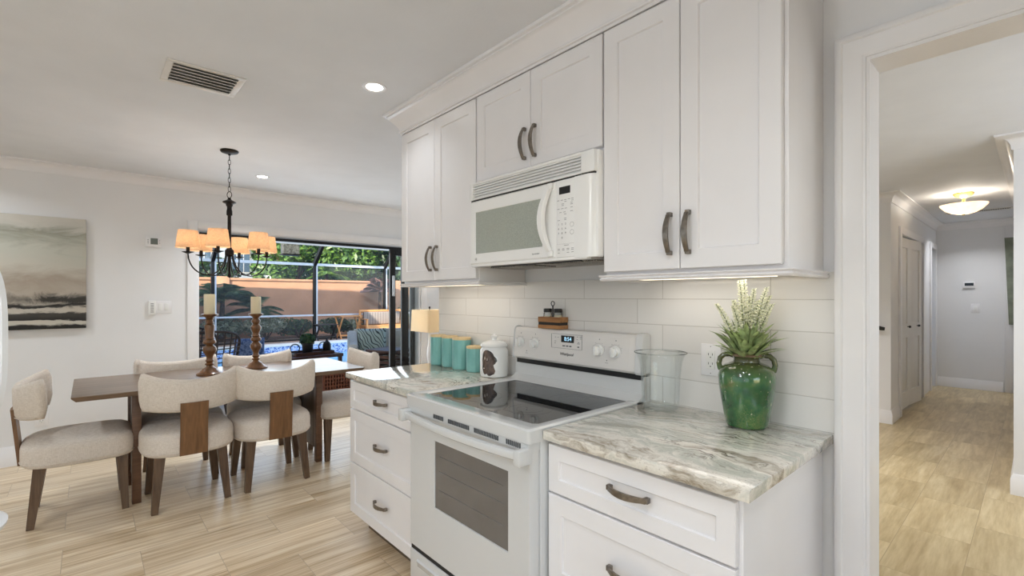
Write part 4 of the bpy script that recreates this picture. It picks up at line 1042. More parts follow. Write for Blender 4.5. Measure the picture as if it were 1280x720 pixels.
t = thing('ceiling_bowl_light', 'lit alabaster bowl light with brass canopy on the hall ceiling', 'ceiling light', (-.53, 6.9, H))
m_brass = plain('polished brass', (196, 182, 116), .3, .8)
B().lathe([(.001, 0), (.085, 0), (.088, -.010), (.070, -.030), (.040, -.045), (.018, -.055), (.014, -.075), (.014, -.13), (.001, -.13)], (-.53, 6.9, H), 36).build('canopy', m_brass, t)
m_bowl = M('alabaster glass'); m_bowl.t.nodes.remove(m_bowl.b)
df = m_bowl.n('ShaderNodeBsdfDiffuse'); tl = m_bowl.n('ShaderNodeBsdfTranslucent'); gl = m_bowl.n('ShaderNodeEmission')
cc = m_bowl.ramp(m_bowl.noise(m_bowl.coord(), 7, 4), [(.35, (236, 218, 192)), (.65, (246, 236, 220))])
for q in (df, tl, gl): m_bowl.l(cc, q.inputs[0])
gl.inputs[1].default_value = .45
mx = m_bowl.n('ShaderNodeMixShader'); mx.inputs[0].default_value = .6; m_bowl.l(df.outputs[0], mx.inputs[1]); m_bowl.l(tl.outputs[0], mx.inputs[2])
ads = m_bowl.n('ShaderNodeAddShader'); m_bowl.l(mx.outputs[0], ads.inputs[0]); m_bowl.l(gl.outputs[0], ads.inputs[1]); m_bowl.l(ads.outputs[0], m_bowl.out.inputs[0]); m_bowl = m_bowl.m
B().lathe([(.001, -.225), (.05, -.222), (.10, -.206), (.15, -.175), (.185, -.135), (.192, -.120), (.186, -.122), (.145, -.170), (.10, -.198), (.05, -.214), (.001, -.216)], (-.53, 6.9, H), 40, cap0=False, cap1=False).build('glass_bowl', m_bowl, t)
B().lathe([(.001, -.24), (.010, -.236), (.012, -.226), (.001, -.222)], (-.53, 6.9, H), 16).build('finial', m_brass, t)
light('hall_bowl_bulb', 'POINT', (-.53, 6.9, H-.105), 9, (1, .92, .80), .04)

yh = 9.58
t = thing('thermostat', 'small white thermostat with dark screen on the hall end wall', 'thermostat', (-.68, yh, 1.512))
B().box(-.745, -.615, yh-.028, yh, 1.468, 1.558, .004).build('body', m_trim, t)
B().box(-.722, -.628, yh-.030, yh-.0275, 1.502, 1.545).build('screen', plain('dark lcd', (58, 66, 74), .2), t)
t = thing('light_switch', 'white single rocker switch plate on the hall end wall', 'light switch', (-.612, yh, 1.175))
B().box(-.658, -.566, yh-.006, yh, 1.110, 1.240, .002).build('cover_plate', m_trim, t)
B().box(-.630, -.594, yh-.011, yh-.005, 1.140, 1.210, .002).build('rocker', m_appl2, t)
t = thing('wall_canvas', 'tall narrow grey-green canvas with a dark edge at the end of the hall', 'painting', (-.22, yh, 1.55))
m_gg = plain('grey green canvas', (120, 126, 110), .7, var=.12, scale=8); m_dr = plain('dark red edge', (70, 40, 38), .7)
b = B().loft([[(-.318, yh-.06, 2.165), (-.318, yh-.026, 2.165), (-.19, yh-.026, 2.165), (-.19, yh-.06, 2.165)], [(-.275, yh-.06, .955), (-.275, yh-.026, .955), (-.19, yh-.026, .955), (-.19, yh-.06, .955)]])
b.build('canvas', m_gg, t)
B().box(-.215, -.190, yh-.064, yh-.058, 1.65, 2.15).build('edge_band', m_dr, t)

# ------------------------------------------------------------------ white moulded stool at the left edge
m_stool = plain('white moulded plastic', (236, 238, 241), .25, coat=.3, var=.004)
qx, qy = -2.275, -.425
t = thing('bar_stool', 'white moulded bar stool at the left edge of the picture, cut off by the frame', 'stool', (qx, qy, 0))
B().lathe([(.001, .575), (.15, .572), (.205, .580), (.225, .595), (.228, .608), (.215, .615), (.17, .608), (.001, .600)], (qx, qy, 0), 48, cap0=False, cap1=False).build('seat', m_stool, t)
rings = []
for k in range(25):
    s = -1+2*k/24; hw = max(0.0, 1-abs(s)**3)**(1/3)*.31
    z = 1.19+s*.35
    rings.append((z, max(.012, hw)))
b = B(); rr = []
N = 20
for z, hw in rings:
    am2 = hw/.27; up = []; dn = []
    for k in range(N+1):
        a = R(188)+(-am2+2*am2*k/N)
        r_ = .256; up.append((qx+r_*math.cos(a), qy+r_*math.sin(a), z)); dn.append((qx+(r_-.016)*math.cos(a), qy+(r_-.016)*math.sin(a), z))
    rr.append(up+dn[::-1])
b.loft(rr); b.build('backrest', m_stool, t)
B().lathe([(.001, 0), (.20, 0), (.205, .008), (.10, .020), (.035, .030), (.028, .06), (.028, .56), (.08, .574), (.001, .574)], (qx, qy, 0), 40).build('pedestal', plain('chrome', (200, 200, 202), .1, 1), t)
B().cyl((qx+.20*math.cos(R(188)), qy+.2*math.sin(R(188)), .59), (qx+.225*math.cos(R(188)), qy+.225*math.sin(R(188)), .92), .02, n=12).build('back_post', m_stool, t)

# ------------------------------------------------------------------ outside
m_pave = plain('pale patio paving', (206, 198, 188), .8, var=.06, scale=3, bump=.2)
struct('ground', B().box(-14.0, -5.66, -12, .9, -.12, -.02).box(-9.3, -5.66, .9, 9.5, -.12, -.02).box(-14.0, -5.66, 9.5, 16, -.12, -.02), m_pave)
m_soil = plain('brown pebble mulch', (150, 126, 106), .95, var=.35, scale=30, bump=.8, bscale=40)
struct('ground_bed', B().box(-18.5, -14.0, -12, 16, -.12, -.012), m_soil)
struct('ground_lawn', B().box(-60, -18.4, -60, 60, -.12, -.02), plain('rough grass', (96, 120, 62), .95, var=.3, scale=2))
# swimming pool
t = thing('swimming_pool', 'swimming pool with blue mosaic waterline tile beyond the sliding door', 'pool', (-11.65, 4.5, 0))
m_mos = M('blue mosaic tile'); m_mos.set(.15, 0, .4)
v = m_mos.coord((1, 1, 1)); n1 = m_mos.noise(v, 9, 5, .7, .8)
m_mos.color(m_mos.ramp(n1, [(.36, (40, 66, 150)), (.44, (110, 140, 200)), (.50, (222, 228, 234)), (.57, (120, 150, 206)), (.68, (44, 74, 160))])); m_mos = m_mos.m
px0, px1, py0, py1 = -13.95, -9.3, 1.25, 9.5
B().box(px0-.02, px0+.05, py0, py1, -1.4, -.02).box(px1-.05, px1+.02, py0, py1, -1.4, -.02).box(px0, px1, py0-.02, py0+.05, -1.4, -.02).box(px0, px1, py1-.05, py1+.02, -1.4, -.02).box(px0, px1, py0, py1, -1.5, -1.4).build('pool_shell', m_mos, t)
m_cop = plain('cream pool coping', (232, 226, 214), .7, var=.03)
b = B().box(px0-.35, px0+.06, py0-.3, py1+.3, -.03, .03, .012).box(px1-.06, px1+.35, py0-.3, py1+.3, -.03, .03, .012).box(px0+.06, px1-.06, py0-.3, py0+.06, -.03, .03, .012).box(px0+.06, px1-.06, py1-.06, py1+.3, -.03, .03, .012)
b.build('coping', m_cop, t)
m_wat = M('pool water'); m_wat.set(.03, 0, 0, .6); m_wat.b.inputs['Transmission Weight'].default_value = 0
m_wat.color(m_wat.ramp(m_wat.noise(m_wat.coord(), 2.2, 3), [(.3, (90, 176, 206)), (.7, (140, 214, 232))])); m_wat.bump(m_wat.noise(m_wat.coord(), 5, 3), .35, .03); m_wat = m_wat.m
B().box(px0+.05, px1-.05, py0+.05, py1-.05, -.34, -.30).build('water', m_wat, t)

# screened pool cage
t = thing('pool_cage', 'black framed screen enclosure around the pool', 'screen enclosure', (-15.3, 5, 0))
xg = -15.3
def beam(name, p0, p1, w=.05, d=.10, m=None):
    o = B().bar(p0, p1, w, w, d, d).build(name, m or m_black, t); return o
ys = [-2.93, -.18, 2.57, 5.33, 7.72, 10.2, 12.9]
for y in ys:
    p = beam('post', (xg, y, -.02), (xg, y, 2.36), .08, .10)
    B().box(xg+.02, xg+.048, y+.042, y+.085, -.02, 2.36).build('post_flange', m_alu, p)
    beam('rafter', (xg, y, 2.36), (xg+1.1, y+.05, 3.35), .09, .13)
    beam('roof_beam', (xg+1.1, y+.05, 3.35), (-5.7, y+.3, 3.40), .06, .14)
B().box(xg-.03, xg+.05, ys[0], ys[-1], 2.32, 2.40).build('eave_rail', m_alu, t)
B().box(xg-.02, xg+.04, ys[0], ys[-1], .735, .785).build('chair_rail', m_alu, t)
B().box(xg-.03, xg+.03, ys[0], ys[-1], -.02, .03).build('sole_rail', m_black, t)
B().box(xg+1.05, xg+1.15, ys[0], ys[-1], 3.30, 3.42).build('roof_rail', m_black, t)
m_scr = M('insect screen'); m_scr.t.nodes.remove(m_scr.b)
trn = m_scr.n('ShaderNodeBsdfTransparent'); df = m_scr.n('ShaderNodeBsdfDiffuse'); df.inputs[0].default_value = lin((88, 92, 96))
mx = m_scr.n('ShaderNodeMixShader'); mx.inputs[0].default_value = .20; m_scr.l(trn.outputs[0], mx.inputs[1]); m_scr.l(df.outputs[0], mx.inputs[2]); m_scr.l(mx.outputs[0], m_scr.out.inputs[0]); m_scr = m_scr.m
b = B().box(xg-.002, xg+.002, ys[0], ys[-1], .03, 2.32)
b.loft([[(xg, ys[0], 2.38), (xg, ys[-1], 2.38)], [(xg+1.1, ys[0], 3.36), (xg+1.1, ys[-1], 3.36)]], False, False, closed=False)
b.build('screen', m_scr, t)

# orange garden wall
m_or = plain('apricot stucco', (208, 160, 124), .9, var=.05, scale=2, bump=.5, bscale=40)
b = B().box(-17.7, -17.5, -12, 16, -.1, 1.93).box(-17.74, -17.46, -12, 16, 1.88, 1.96, .01)
for y in (-6, 3.2, 9.4): b.box(-17.76, -17.44, y-.2, y+.2, -.1, 2.0, .01)
struct('wall_garden', b, m_or)
# unseen gabled block added left of the pool to shade the garden wall
b = B().prism([(-16.5, -.1), (-16.5, 2.5), (-13.0, 5.15), (-9.6, 2.5), (-9.6, -.1)], 'y', -9, .85)
struct('wall_shadow_block', b, m_ext)

struct('wall_sun_block', B().box(-6, 10, -8.5, -7.5, -.1, 6.2), m_ext)  # added out of view to keep low sun off the kitchen floor
# neighbour house behind the garden wall
t = thing('neighbour_house', 'pale neighbouring house with tall windows behind the garden wall at left', 'house', (-25, 3.0, -.1))
m_nw = plain('pale blue grey siding', (176, 188, 198), .8, var=.03)
B().box(-29, -25, -3, 6.4, -.1, 4.4).build('wall', m_nw, t)
B().prism([(-3.4, 4.35), (6.8, 4.35), (1.7, 6.6)], 'x', -29.3, -24.6).build('roof', plain('grey shingles', (92, 94, 98), .8, var=.15), t)
m_win = plain('dark window glass', (84, 104, 124), .08, coat=.6)
for y in (1.2, 2.6, 4.0, 5.3):
    for z in (.4, 2.45):
        f_ = B().box(-25.03, -24.98, y-.45, y+.45, z, z+1.5, .01).build('window', m_trim, t)
        bb = B()
        for yy in (-.40, -.12, .16): bb.box(-24.985, -24.97, y+yy, y+yy+.24, z+.06, z+1.44)
        bb.build('pane', m_win, f_)

# foliage
def leafmat(name, c1, c2, c3):
    m = M(name); m.t.nodes.remove(m.b)
    col = m.ramp(m.noise(m.coord(), 7, 3, .7), [(.3, c1), (.5, c2), (.7, c3)])
    df = m.n('ShaderNodeBsdfDiffuse'); tl = m.n('ShaderNodeBsdfTranslucent'); gl = m.n('ShaderNodeBsdfGlossy'); gl.inputs['Roughness'].default_value = .45
    for q in (df, tl): m.l(col, q.inputs[0])
    mx = m.n('ShaderNodeMixShader'); mx.inputs[0].default_value = .3; m.l(df.outputs[0], mx.inputs[1]); m.l(tl.outputs[0], mx.inputs[2])
    m2 = m.n('ShaderNodeMixShader'); m2.inputs[0].default_value = .06; m.l(mx.outputs[0], m2.inputs[1]); m.l(gl.outputs[0], m2.inputs[2]); m.l(m2.outputs[0], m.out.inputs[0])
    return m.m
m_lf1 = leafmat('broad bright leaves', (38, 66, 22), (84, 124, 46), (150, 182, 84))
m_lf2 = leafmat('deep green leaves', (24, 44, 24), (56, 88, 40), (110, 144, 66))
m_lf3 = leafmat('silver green leaves', (104, 120, 88), (158, 170, 132), (226, 230, 206))
m_lfp = leafmat('palm leaves', (50, 76, 44), (86, 112, 66), (140, 162, 104))
m_bark = plain('brown bark', (88, 70, 54), .9, var=.25, scale=15, bump=.5)
def clump(b, cs, n, size, rnd, flat=.5):
    for _ in range(n):
        c, (rx, ry, rz) = rnd.choice(cs)
        while True:
            q = Vector((rnd.uniform(-1, 1), rnd.uniform(-1, 1), rnd.uniform(-1, 1)))
            if .25 < q.length < 1: break
        q = q.normalized()*(q.length**.4); p = Vector(c)+Vector((q.x*rx, q.y*ry, q.z*rz))
        nrm = (q+Vector((rnd.gauss(0, .6), rnd.gauss(0, .6), rnd.gauss(0, .6)+flat))).normalized()
        u = nrm.orthogonal().normalized(); a = rnd.uniform(0, 2*PI); w = nrm.cross(u)
        d = u*math.cos(a)+w*math.sin(a); e = nrm.cross(d); s = size*rnd.uniform(.6, 1.25)
        vs = [b.bm.verts.new(x) for x in (p-d*s, p+e*s*.42+nrm*s*.12, p+d*s, p-e*s*.42+nrm*s*.12)]
        b.bm.faces.new(vs)
    return b
def tree(x, y, h, w, label, m, n, size, seed, name='garden_tree', z0=-.02):
    rnd = random.Random(seed); t = thing(name, label, 'tree', (x, y, z0), group='trees behind the garden wall')
    b = B().tube([(x, y, z0), (x+.1, y-.05, h*.3), (x-.1, y+.1, h*.55), (x, y, h*.8)], [.14, .11, .08, .03], 8)
    for k in range(6):
        a = rnd.uniform(0, 2*PI); b.tube([(x, y, h*.35), (x+math.cos(a)*w*.35, y+math.sin(a)*w*.35, h*.6), (x+math.cos(a)*w*.6, y+math.sin(a)*w*.6, h*.8)], [.06, .04, .015], 6)
    b.build('trunk', m_bark, t)
    cs = [((x+rnd.uniform(-.55, .55)*w, y+rnd.uniform(-.6, .6)*w, h*rnd.uniform(.42, .9)), (w*.42, w*.42, h*.17)) for _ in range(11)]
    clump(B(), cs, n, size, rnd).build('foliage', m, t, angle=180)
tree(-21.2, 3.2, 3.0, 1.2, 'low bushy tree in front of the pale neighbouring house', m_lf2, 2500, .13, 2)
tree(-20.6, 6.3, 4.9, 1.9, 'bright broad-leaved tree behind the garden wall, left of centre in the slider view', m_lf1, 6500, .15, 3)
tree(-20.4, 8.6, 5.2, 1.9, 'bright broad-leaved tree behind the garden wall, centre of the slider view', m_lf1, 6500, .15, 4)
tree(-20.5, 10.9, 5.4, 2.0, 'dense tree behind the garden wall toward the right of the slider view', m_lf2, 6500, .15, 5)
tree(-20.4, 13.6, 5.4, 2.1, 'dark tree behind the garden wall at the far right of the slider view', m_lf2, 5500, .16, 6)
tree(-24.5, 8.4, 7.6, 3.2, 'tall dark tree standing furthest back beyond the garden wall', m_lf2, 6500, .24, 8)
tree(-25.5, 13.6, 7.8, 3.4, 'tall dark tree furthest back at the right', m_lf2, 5000, .24, 9)
# palms in the planting bed
def palm(x, y, h, L, n, label, seed, m=None, cat='palm', name='palm', w=.020, lean=.9):
    rnd = random.Random(seed); t = thing(name, label, cat, (x, y, -.012))
    if h > .3: B().tube([(x, y, -.012), (x+.03, y-.02, h*.5), (x, y, h)], [.09, .07, .06], 10).build('trunk', m_bark, t)
    for k in range(n):
        a = 2*PI*k/n+rnd.uniform(-.2, .2); el = rnd.uniform(.2, 1.25); b = B()
        P = []
        for i in range(11):
            q = i/10; rr = L*q*math.cos(el)*1.0; zz = h+L*(math.sin(el)*q-lean*.55*q*q)
            P.append(Vector((x+rr*math.cos(a), y+rr*math.sin(a), max(.05, zz))))
        b.tube(P, [.010*(1-.7*i/10) for i in range(11)], 5)
        for i in range(1, 11):
            for jj in (0, .2, .4, .6, .8):
                if i+jj > 10: continue
                p = P[i].lerp(P[min(10, i+1)], jj); d = (P[min(10, i+1)]-P[i-1]).normalized(); sd = d.cross(Vector((0, 0, 1)))
                sd = sd.normalized() if sd.length > .01 else Vector((1, 0, 0))
                ll = L*.46*math.sin(PI*(.12+.80*(i+jj)/10))
                for s in (-1, 1):
                    e = p+(d*.55+sd*s*.8-Vector((0, 0, .35)))*ll; u = d.cross((e-p).normalized()).normalized(); o_ = (d*.5+u*.5)*w
                    vs = [b.bm.verts.new(z_) for z_ in (p-o_, p+o_, e)]; b.bm.faces.new(vs)
        b.build('frond', m or m_lfp, t, angle=180)
palm(-16.35, 3.0, 1.30, 1.05, 22, 'feathery palm at the left of the slider view in front of the orange wall', 21)
palm(-16.6, 3.9, .9, 1.0, 12, 'low palm behind the right candle in front of the orange wall', 22)
palm(-19.0, 7.1, 2.2, 1.0, 14, 'green palm whose fronds rise above the wall beside the middle cage post', 23, m_lf1)
palm(-16.8, 8.3, 1.55, .75, 26, 'spiky plum-tinted cordyline near the right cage post', 24, plain('plum leaves', (128, 98, 92), .6, var=.3), 'shrub', 'cordyline', .05, .5)
def shrub(x, y, w, h, label, seed, m, n=2000, size=.055, name='shrub', cat='shrub'):
    rnd = random.Random(seed); t = thing(name, label, cat, (x, y, -.012))
    b = B()
    for k in range(7):
        a = rnd.uniform(0, 2*PI); b.tube([(x, y, -.012), (x+math.cos(a)*w*.3, y+math.sin(a)*w*.3, h*.5), (x+math.cos(a)*w*.55, y+math.sin(a)*w*.55, h*.85)], [.02, .014, .005], 5)
    b.build('stem', m_bark, t)
    clump(B(), [((x+rnd.uniform(-.5, .5)*w, y+rnd.uniform(-.5, .5)*w, h*rnd.uniform(.4, .72)), (w*.5, w*.5, h*.32)) for _ in range(7)], n, size, rnd).build('foliage', m, t, angle=180)
for i, (x, y, w, h, lab, m) in enumerate((
    (-16.4, 2.9, .8, .75, 'low green shrub in the bed left of the taller candlestick', m_lf3),
    (-16.3, 4.2, .8, .70, 'silvery low shrub in the bed between the candlesticks', m_lf3),
    (-16.4, 5.2, .8, .62, 'low shrub in the bed just right of the shorter candle', m_lf2),
    (-16.2, 6.3, .6, .70, 'small dark shrub in the bed by the middle cage post', m_lf2),
    (-16.4, 7.4, .8, .60, 'low silvery shrub behind the teak folding table', m_lf3),
    (-16.6, 1.7, .9, 1.3, 'taller bush at the left jamb of the sliding door', m_lf1),
    (-16.6, 9.8, .9, 1.2, 'bush in the bed at the right of the cage', m_lf2))):
    shrub(x, y, w, h, lab, 40+i, m)
# dense dark bush on the deck by the folding table
shrub(-13.2+.6*0, 5.55+0*1, .01, .01, '', 1, m_lf2) if False else None

# teak folding table and chairs, bench on the far deck
def folding(x, y, rz, label, m, name, cat, w=.55, d=.5, h=.62):
    t = thing(name, label, cat, (x, y, -.02), rz)
    b = B()
    for k in range(6): b.box(-w/2, w/2, -d/2+k*d/6+.006, -d/2+(k+1)*d/6-.006, h-.02, h)
    b.box(-w/2+.04, -w/2+.08, -d/2, d/2, h-.05, h-.02).box(w/2-.08, w/2-.04, -d/2, d/2, h-.05, h-.02)
    b.build('tabletop' if cat == 'table' else 'seat', m, t, local=True)
    for s in (-1, 1):
        xx = s*(w/2-.03)
        B().bar((xx, -d/2, 0), (xx, d/2, h-.03), .03, .03, .045, .045).build('leg', m, t, local=True)
        B().bar((xx-s*.035, d/2, 0), (xx-s*.035, -d/2, h-.03), .03, .03, .045, .045).build('leg', m, t, local=True)
    B().bar((-w/2+.03, -d/2*.6, .14), (w/2-.03, -d/2*.6, .14), .025).bar((-w/2+.03, d/2*.6, .14), (w/2-.03, d/2*.6, .14), .025).build('stretcher', m, t, local=True)
    return t
m_dteak = plain('black painted wood', (40, 36, 34), .5)
YD = 0
t = folding(-14.68, 6.17, R(90), 'golden teak folding table beyond the pool, with crossed legs, left of the bench', m_teak, 'folding_table', 'table', .70, .52, .76)
t = folding(-14.62, 5.42, R(90), 'dark folding table beyond the pool, left of the golden teak one', m_dteak, 'folding_table', 'table', .62, .46, .52)
# bench
t = thing('garden_bench', 'teak garden bench with grey striped back cushion beyond the pool', 'bench', (-14.72, 7.42, -.02), R(90))
b = B()
for k in range(6): b.box(-.75, .75, -.30+k*.09, -.30+k*.09+.075, .40, .425)
b.build('seat', m_teak, t, local=True)
b = B().box(-.75, .75, .24, .275, .86, .93, .01).box(-.75, .75, .23, .26, .50, .55)
for k in range(18): b.box(-.72+k*.084, -.69+k*.084, .235, .258, .55, .86)
b.build('backrest', m_teak, t, local=True)
for sx in (-.73, .73):
    for sy, hh in ((-.27, .62), (.26, .93)): B().box(sx-.03, sx+.03, sy-.025, sy+.025, 0, hh, .004).build('leg', m_teak, t, local=True)
    B().box(sx-.035, sx+.035, -.33, .27, .62, .645, .006).build('armrest', m_teak, t, local=True)
B().box(-.73, .73, -.28, -.25, .30, .40).box(-.73, .73, .24, .27, .30, .40).build('apron', m_teak, t, local=True)
m_strp = M('grey striped fabric'); m_strp.set(.9); wv = m_strp.n('ShaderNodeTexWave'); wv.bands_direction = 'Y'; wv.inputs['Scale'].default_value = 5.5; m_strp.l(m_strp.coord(), wv.inputs[0]); m_strp.color(m_strp.ramp(wv.outputs['Fac'], [(.4, (158, 148, 138)), (.6, (92, 86, 82))])); m_strp = m_strp.m
tb = Matrix.Translation((-14.72, 7.42, -.02)) @ Matrix.Rotation(R(90), 4, 'Z')
b = B().box(-.66, .66, .12, .235, .43, .86, .04, seg=3); b.move(tb); tag(b.build('bench_cushion', m_strp), 'grey striped cushion leaning on the back of the teak bench', 'cushion')

# grey outdoor armchair with patterned pillow, dark louvred side table
def soft(b, x0, x1, y0, y1, z0, z1, r): return b.box(x0, x1, y0, y1, z0, z1, r, seg=4)
m_grey = fabric('sage grey upholstery', (186, 184, 174), (212, 208, 196), 300)
AX, AY, AR = -6.85, 3.42, R(68)
t = thing('armchair', 'sage grey outdoor armchair just outside the sliding door', 'armchair', (AX, AY, -.02), AR)
soft(B(), -.42, .42, -.40, .40, .16, .42, .04).build('base', m_grey, t, local=True)
soft(B(), -.30, .30, -.42, .28, .40, .54, .05).build('seat_cushion', m_grey, t, local=True)
b = B().loft([[(x, y, z) for x, y in ((-.44, a), (.44, a), (.44, a+.16), (-.44, a+.16))] for a, z in ((.24, .18), (.27, .5), (.31, .84))]); bmesh.ops.bevel(b.bm, geom=b.bm.edges[:], offset=.03, segments=3, affect='EDGES'); b.build('backrest', m_grey, t, local=True)
for s in (-1, 1):
    b = B().prism([(-.42, .16), (-.42, .60), (-.36, .66), (.10, .68), (.28, .82), (.38, .82), (.38, .16)], 'x', s*.44-.07, s*.44+.07); bmesh.ops.bevel(b.bm, geom=b.bm.edges[:], offset=.02, segments=2, affect='EDGES'); b.build('arm', m_grey, t, local=True)
for sx in (-.38, .38):
    for sy in (-.34, .34): B().bar((sx, sy, .17), (sx, sy, 0), .05, .035).build('leg', m_walnut, t, local=True)
m_pat = M('black leaf pattern fabric'); m_pat.set(.9); wv = m_pat.n('ShaderNodeTexWave'); wv.wave_type = 'BANDS'; wv.bands_direction = 'DIAGONAL'; wv.inputs['Scale'].default_value = 9; wv.inputs['Distortion'].default_value = 6; wv.inputs['Detail'].default_value = 0; m_pat.l(m_pat.coord(), wv.inputs[0]); m_pat.color(m_pat.ramp(wv.outputs['Fac'], [(.10, (44, 52, 50)), (.22, (178, 192, 182))])); m_pat = m_pat.m
def pillow(w, h, th, n=14):
    rings_t = []
    b = B(); g = []
    for sgn in (1, -1):
        grid = []
        for i in range(n+1):
            row = []
            for j in range(n+1):
                u, v_ = -1+2*i/n, -1+2*j/n; e = max(0, (1-u**4)*(1-v_**4))**.5
                k = 1-.06*(u*u*v_*v_ < .0) ; row.append(b.bm.verts.new((u*w/2*(1-.05*(1-v_*v_)), sgn*th/2*e, v_*h/2*(1-.05*(1-u*u)))))
            grid.append(row)
        for i in range(n):
            for j in range(n): b.bm.faces.new((grid[i][j], grid[i+1][j], grid[i+1][j+1], grid[i][j+1]))
    bmesh.ops.remove_doubles(b.bm, verts=b.bm.verts[:], dist=1e-4); return b
MA = Matrix.Translation((AX, AY, -.02)) @ Matrix.Rotation(AR, 4, 'Z')
b = pillow(.44, .42, .15); b.move(MA @ Matrix.Translation((-.14, .15, .66)) @ Matrix.Rotation(R(-14), 4, 'X')); tag(b.build('throw_pillow', m_pat), 'sage pillow with a black leaf pattern on the grey armchair', 'pillow')
m_dkw = wood('dark reddish wood', (52, 26, 16), (92, 52, 34), 'X', .4)
t = thing('slatted_side_table', 'dark reddish slatted side table beside the grey armchair', 'side table', (-6.20, 3.22, -.02), R(20))
b = B()
for sx in (-.22, .20): b.box(sx, sx+.03, -.22, -.19, 0, .60).box(sx, sx+.03, .19, .22, 0, .60)
b.build('frame', m_dkw, t, local=True)
B().box(-.24, .25, -.24, .24, .58, .62, .004).build('tabletop', m_dkw, t, local=True)
b = B()
for k in range(7): b.box(-.20, .21, -.215, -.195, .06+k*.074, .10+k*.074).box(-.20, .21, .195, .215, .06+k*.074, .10+k*.074).box(-.215, -.195, -.2, .2, .06+k*.074, .10+k*.074).box(.205, .225, -.2, .2, .06+k*.074, .10+k*.074)
b.build('slats', m_dkw, t, local=True)

# brown woven box seat, blue striped mat beyond the table
t = thing('woven_basket', 'reddish brown woven basket with a rounded lid just outside the slider', 'basket', (-5.98, 2.30, -.02))
b = B(); 
for k in range(9):
    z = .03+k*.045; b.box(-5.98-.17, -5.98+.17, 2.30-.17, 2.30+.17, z-.02, z-.005, .003)
for i in range(10):
    o_ = -.155+i*.0345
    b.box(-5.98+.158, -5.98+.172, 2.30+o_-.008, 2.30+o_+.008, -.02, .40).box(-5.98-.172, -5.98-.158, 2.30+o_-.008, 2.30+o_+.008, -.02, .40).box(-5.98+o_-.008, -5.98+o_+.008, 2.30+.158, 2.30+.172, -.02, .40).box(-5.98+o_-.008, -5.98+o_+.008, 2.30-.172, 2.30-.158, -.02, .40)
b.build('woven_body', m_brown, t)
B().loft([rect(-5.98-.18, -5.98+.18, 2.30-.18, 2.30+.18, z, .05) if True else 0 for z in (.40, .43)] + [rect(-5.98-.13, -5.98+.13, 2.30-.13, 2.30+.13, .452, .05)]).build('lid', m_brown, t)

# coffee table with tray, potted plant, lantern
kx, ky = -7.75, 2.62
t = thing('coffee_table', 'low dark coffee table on the patio holding a plant and lantern', 'table', (kx, ky, -.02), R(10))
B().box(-.30, .30, -.42, .42, .40, .45, .008).build('tabletop', m_dkw, t, local=True)
for sx in (-.26, .26):
    for sy in (-.38, .38): B().bar((sx, sy, .40), (sx, sy, 0), .05, .04).build('leg', m_dkw, t, local=True)
t = thing('serving_tray', 'dark tray with ring handles on the patio coffee table', 'tray', (kx, ky, .43), R(10))
B().box(-.20, .20, -.32, .32, 0, .015).box(-.20, .20, -.32, -.305, .015, .05).box(-.20, .20, .305, .32, .015, .05).box(-.20, -.185, -.305, .305, .015, .05).box(.185, .20, -.305, .305, .015, .05).build('tray_body', m_dkw, t, local=True)
for s in (-1, 1): B().tube([(.075*math.cos(a), s*.31, .10+.065*math.sin(a)) if False else (0, s*.235+.075*math.cos(a), .105+.07*math.sin(a)) for a in [2*PI*k/24 for k in range(24)]], .009, 8, closed=True).build('ring_handle', m_blackpl, t, local=True)
t = thing('potted_plant', 'small leafy plant in a dark ribbed pot on the patio coffee table', 'potted plant', (kx-.02, ky-.02, .445))
B().lathe([(.07, 0), (.075, .01), (.085, .14), (.10, .145), (.10, .165), (.085, .166), (.08, .14)], (kx-.02, ky-.02, .445), 28, cap1=False).build('pot', m_blackpl, t)
clump(B(), [((kx-.02, ky-.02, .445+.22), (.11, .11, .09))], 420, .035, random.Random(5)).build('foliage', m_lf2, t, angle=180)
t = thing('lantern', 'small dark lantern to the right of the potted plant on the patio', 'lantern', (kx+.02, ky+.27, .445))
B().lathe([(.055, 0), (.06, .02), (.065, .08), (.06, .13), (.045, .16), (.02, .18), (.012, .20), (.016, .215), (.001, .225)], (kx+.02, ky+.27, .445), 20).build('lantern_body', m_bronze, t)

# black rattan chairs with blue pillow
def rattan(x, y, rz, label):
    t = thing('rattan_chair', label, 'chair', (x, y, -.02), rz, 'black rattan chairs on the patio')
    def shell(a, z):  # a in -1..1 round the back
        ang = a*R(100); q = max(0, (z-.36)/.56); r = .33+.07*q
        return (math.sin(ang)*r, .02-math.cos(ang)*r-.0*q, z)
    def top(a): return .97-.26*abs(a)**3.2
    outer = [shell(-1+2*k/30, top(-1+2*k/30)) for k in range(31)]
    B().tube([shell(-1, .36)]+outer+[shell(1, .36)], .015, 8).build('back_rim', m_dkw if False else m_bl, t, local=True)
    b = B()
    for k in range(1, 16):
        a = -1+2*k/16; b.tube([shell(a, .36+(top(a)-.36)*i/6) for i in range(7)], .008, 6)
    for z in [.40+.052*i for i in range(10)]:
        ks = [-1+2*k/40 for k in range(41) if top(-1+2*k/40) > z]
        if len(ks) > 2: b.tube([shell(a, z) for a in ks], .007, 6)
    b.build('woven_back', m_bl, t, local=True)
    B().lathe([(.001, .34), (.30, .34), (.33, .35), (.33, .375), (.30, .385), (.001, .385)], (0, .02, 0), 36, cap0=False, cap1=False).build('seat', m_bl, t, local=True)
    for sx in (-1, 1):
        for sy in (-1, 1): B().tube([(sx*.20, .02+sy*.20, .35), (sx*.26, .02+sy*.26, 0)], .014, 8).build('leg', m_bl, t, local=True)
    return t
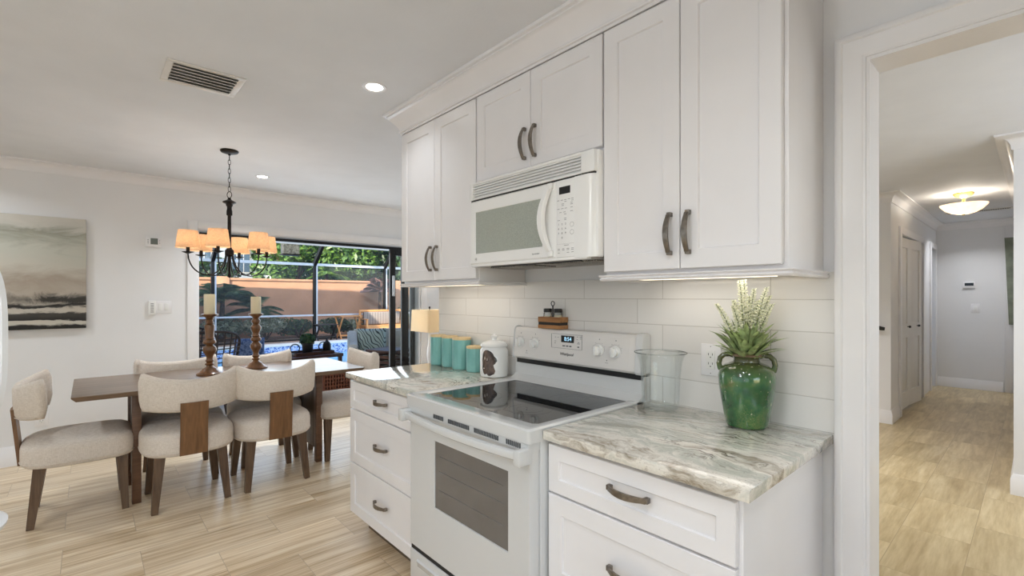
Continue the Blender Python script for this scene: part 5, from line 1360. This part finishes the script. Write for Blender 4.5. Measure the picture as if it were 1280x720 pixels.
m_bl = plain('black rattan', (44, 32, 26), .5, var=.3, scale=50)
rattan(-6.55, .99, R(78), 'black rattan patio chair behind the taller candlestick, the nearer of the two')
rattan(-7.75, .98, R(60), 'black rattan patio chair at the left jamb, further out than the other')
m_blue = M('blue patterned fabric'); m_blue.set(.9); m_blue.color(m_blue.ramp(m_blue.noise(m_blue.coord(), 24, 3), [(.42, (52, 72, 112)), (.56, (110, 130, 166)), (.66, (60, 80, 124))])); m_blue = m_blue.m
b = pillow(.36, .36, .14); b.move(Matrix.Translation((-7.0, 1.60, .62)) @ Matrix.Rotation(R(80), 4, 'Z') @ Matrix.Rotation(R(-18), 4, 'X'))
tag(b.build('throw_pillow', m_blue), 'blue patterned pillow beside the rattan chairs on the patio', 'pillow')
t = thing('round_side_table', 'small black hoop-framed patio table to the right of the blue pillow', 'side table', (-7.2, 1.95, -.02))
B().cyl((-7.2, 1.95, .50), (-7.2, 1.95, .525), .26, n=32).build('tabletop', m_bl, t)
for k in range(4):
    a = k*PI/2+.4; B().tube([(-7.2+.22*math.cos(a), 1.95+.22*math.sin(a), .50), (-7.2+.12*math.cos(a), 1.95+.12*math.sin(a), .25), (-7.2+.24*math.cos(a), 1.95+.24*math.sin(a), -.02)], .011, 8).build('leg', m_bl, t)

# patio ceiling soffit lantern and shade valance outside the slider
t = thing('hanging_lantern', 'rectangular glass and black metal lantern light hung outside the top of the slider', 'lantern', (-6.25, 1.88, 2.06))
B().box(-6.33, -6.17, 1.77, 1.99, 2.045, 2.06).box(-6.33, -6.17, 1.77, 1.99, 1.86, 1.872).build('frame', m_black, t)
b = B().box(-6.315, -6.185, 1.785, 1.975, 1.872, 2.045, .01); b.build('glass_block', plain('seeded glass', (168, 176, 176), .2, var=.25, scale=40), t)
B().cyl((-6.25, 1.88, 2.06), (-6.25, 1.88, 2.62), .010, n=8).build('stem', m_black, t)
struct('ceiling_patio', B().box(-6.9, -5.66, -3, 12, 2.62, 2.74), plain('patio soffit', (206, 204, 200), .8))
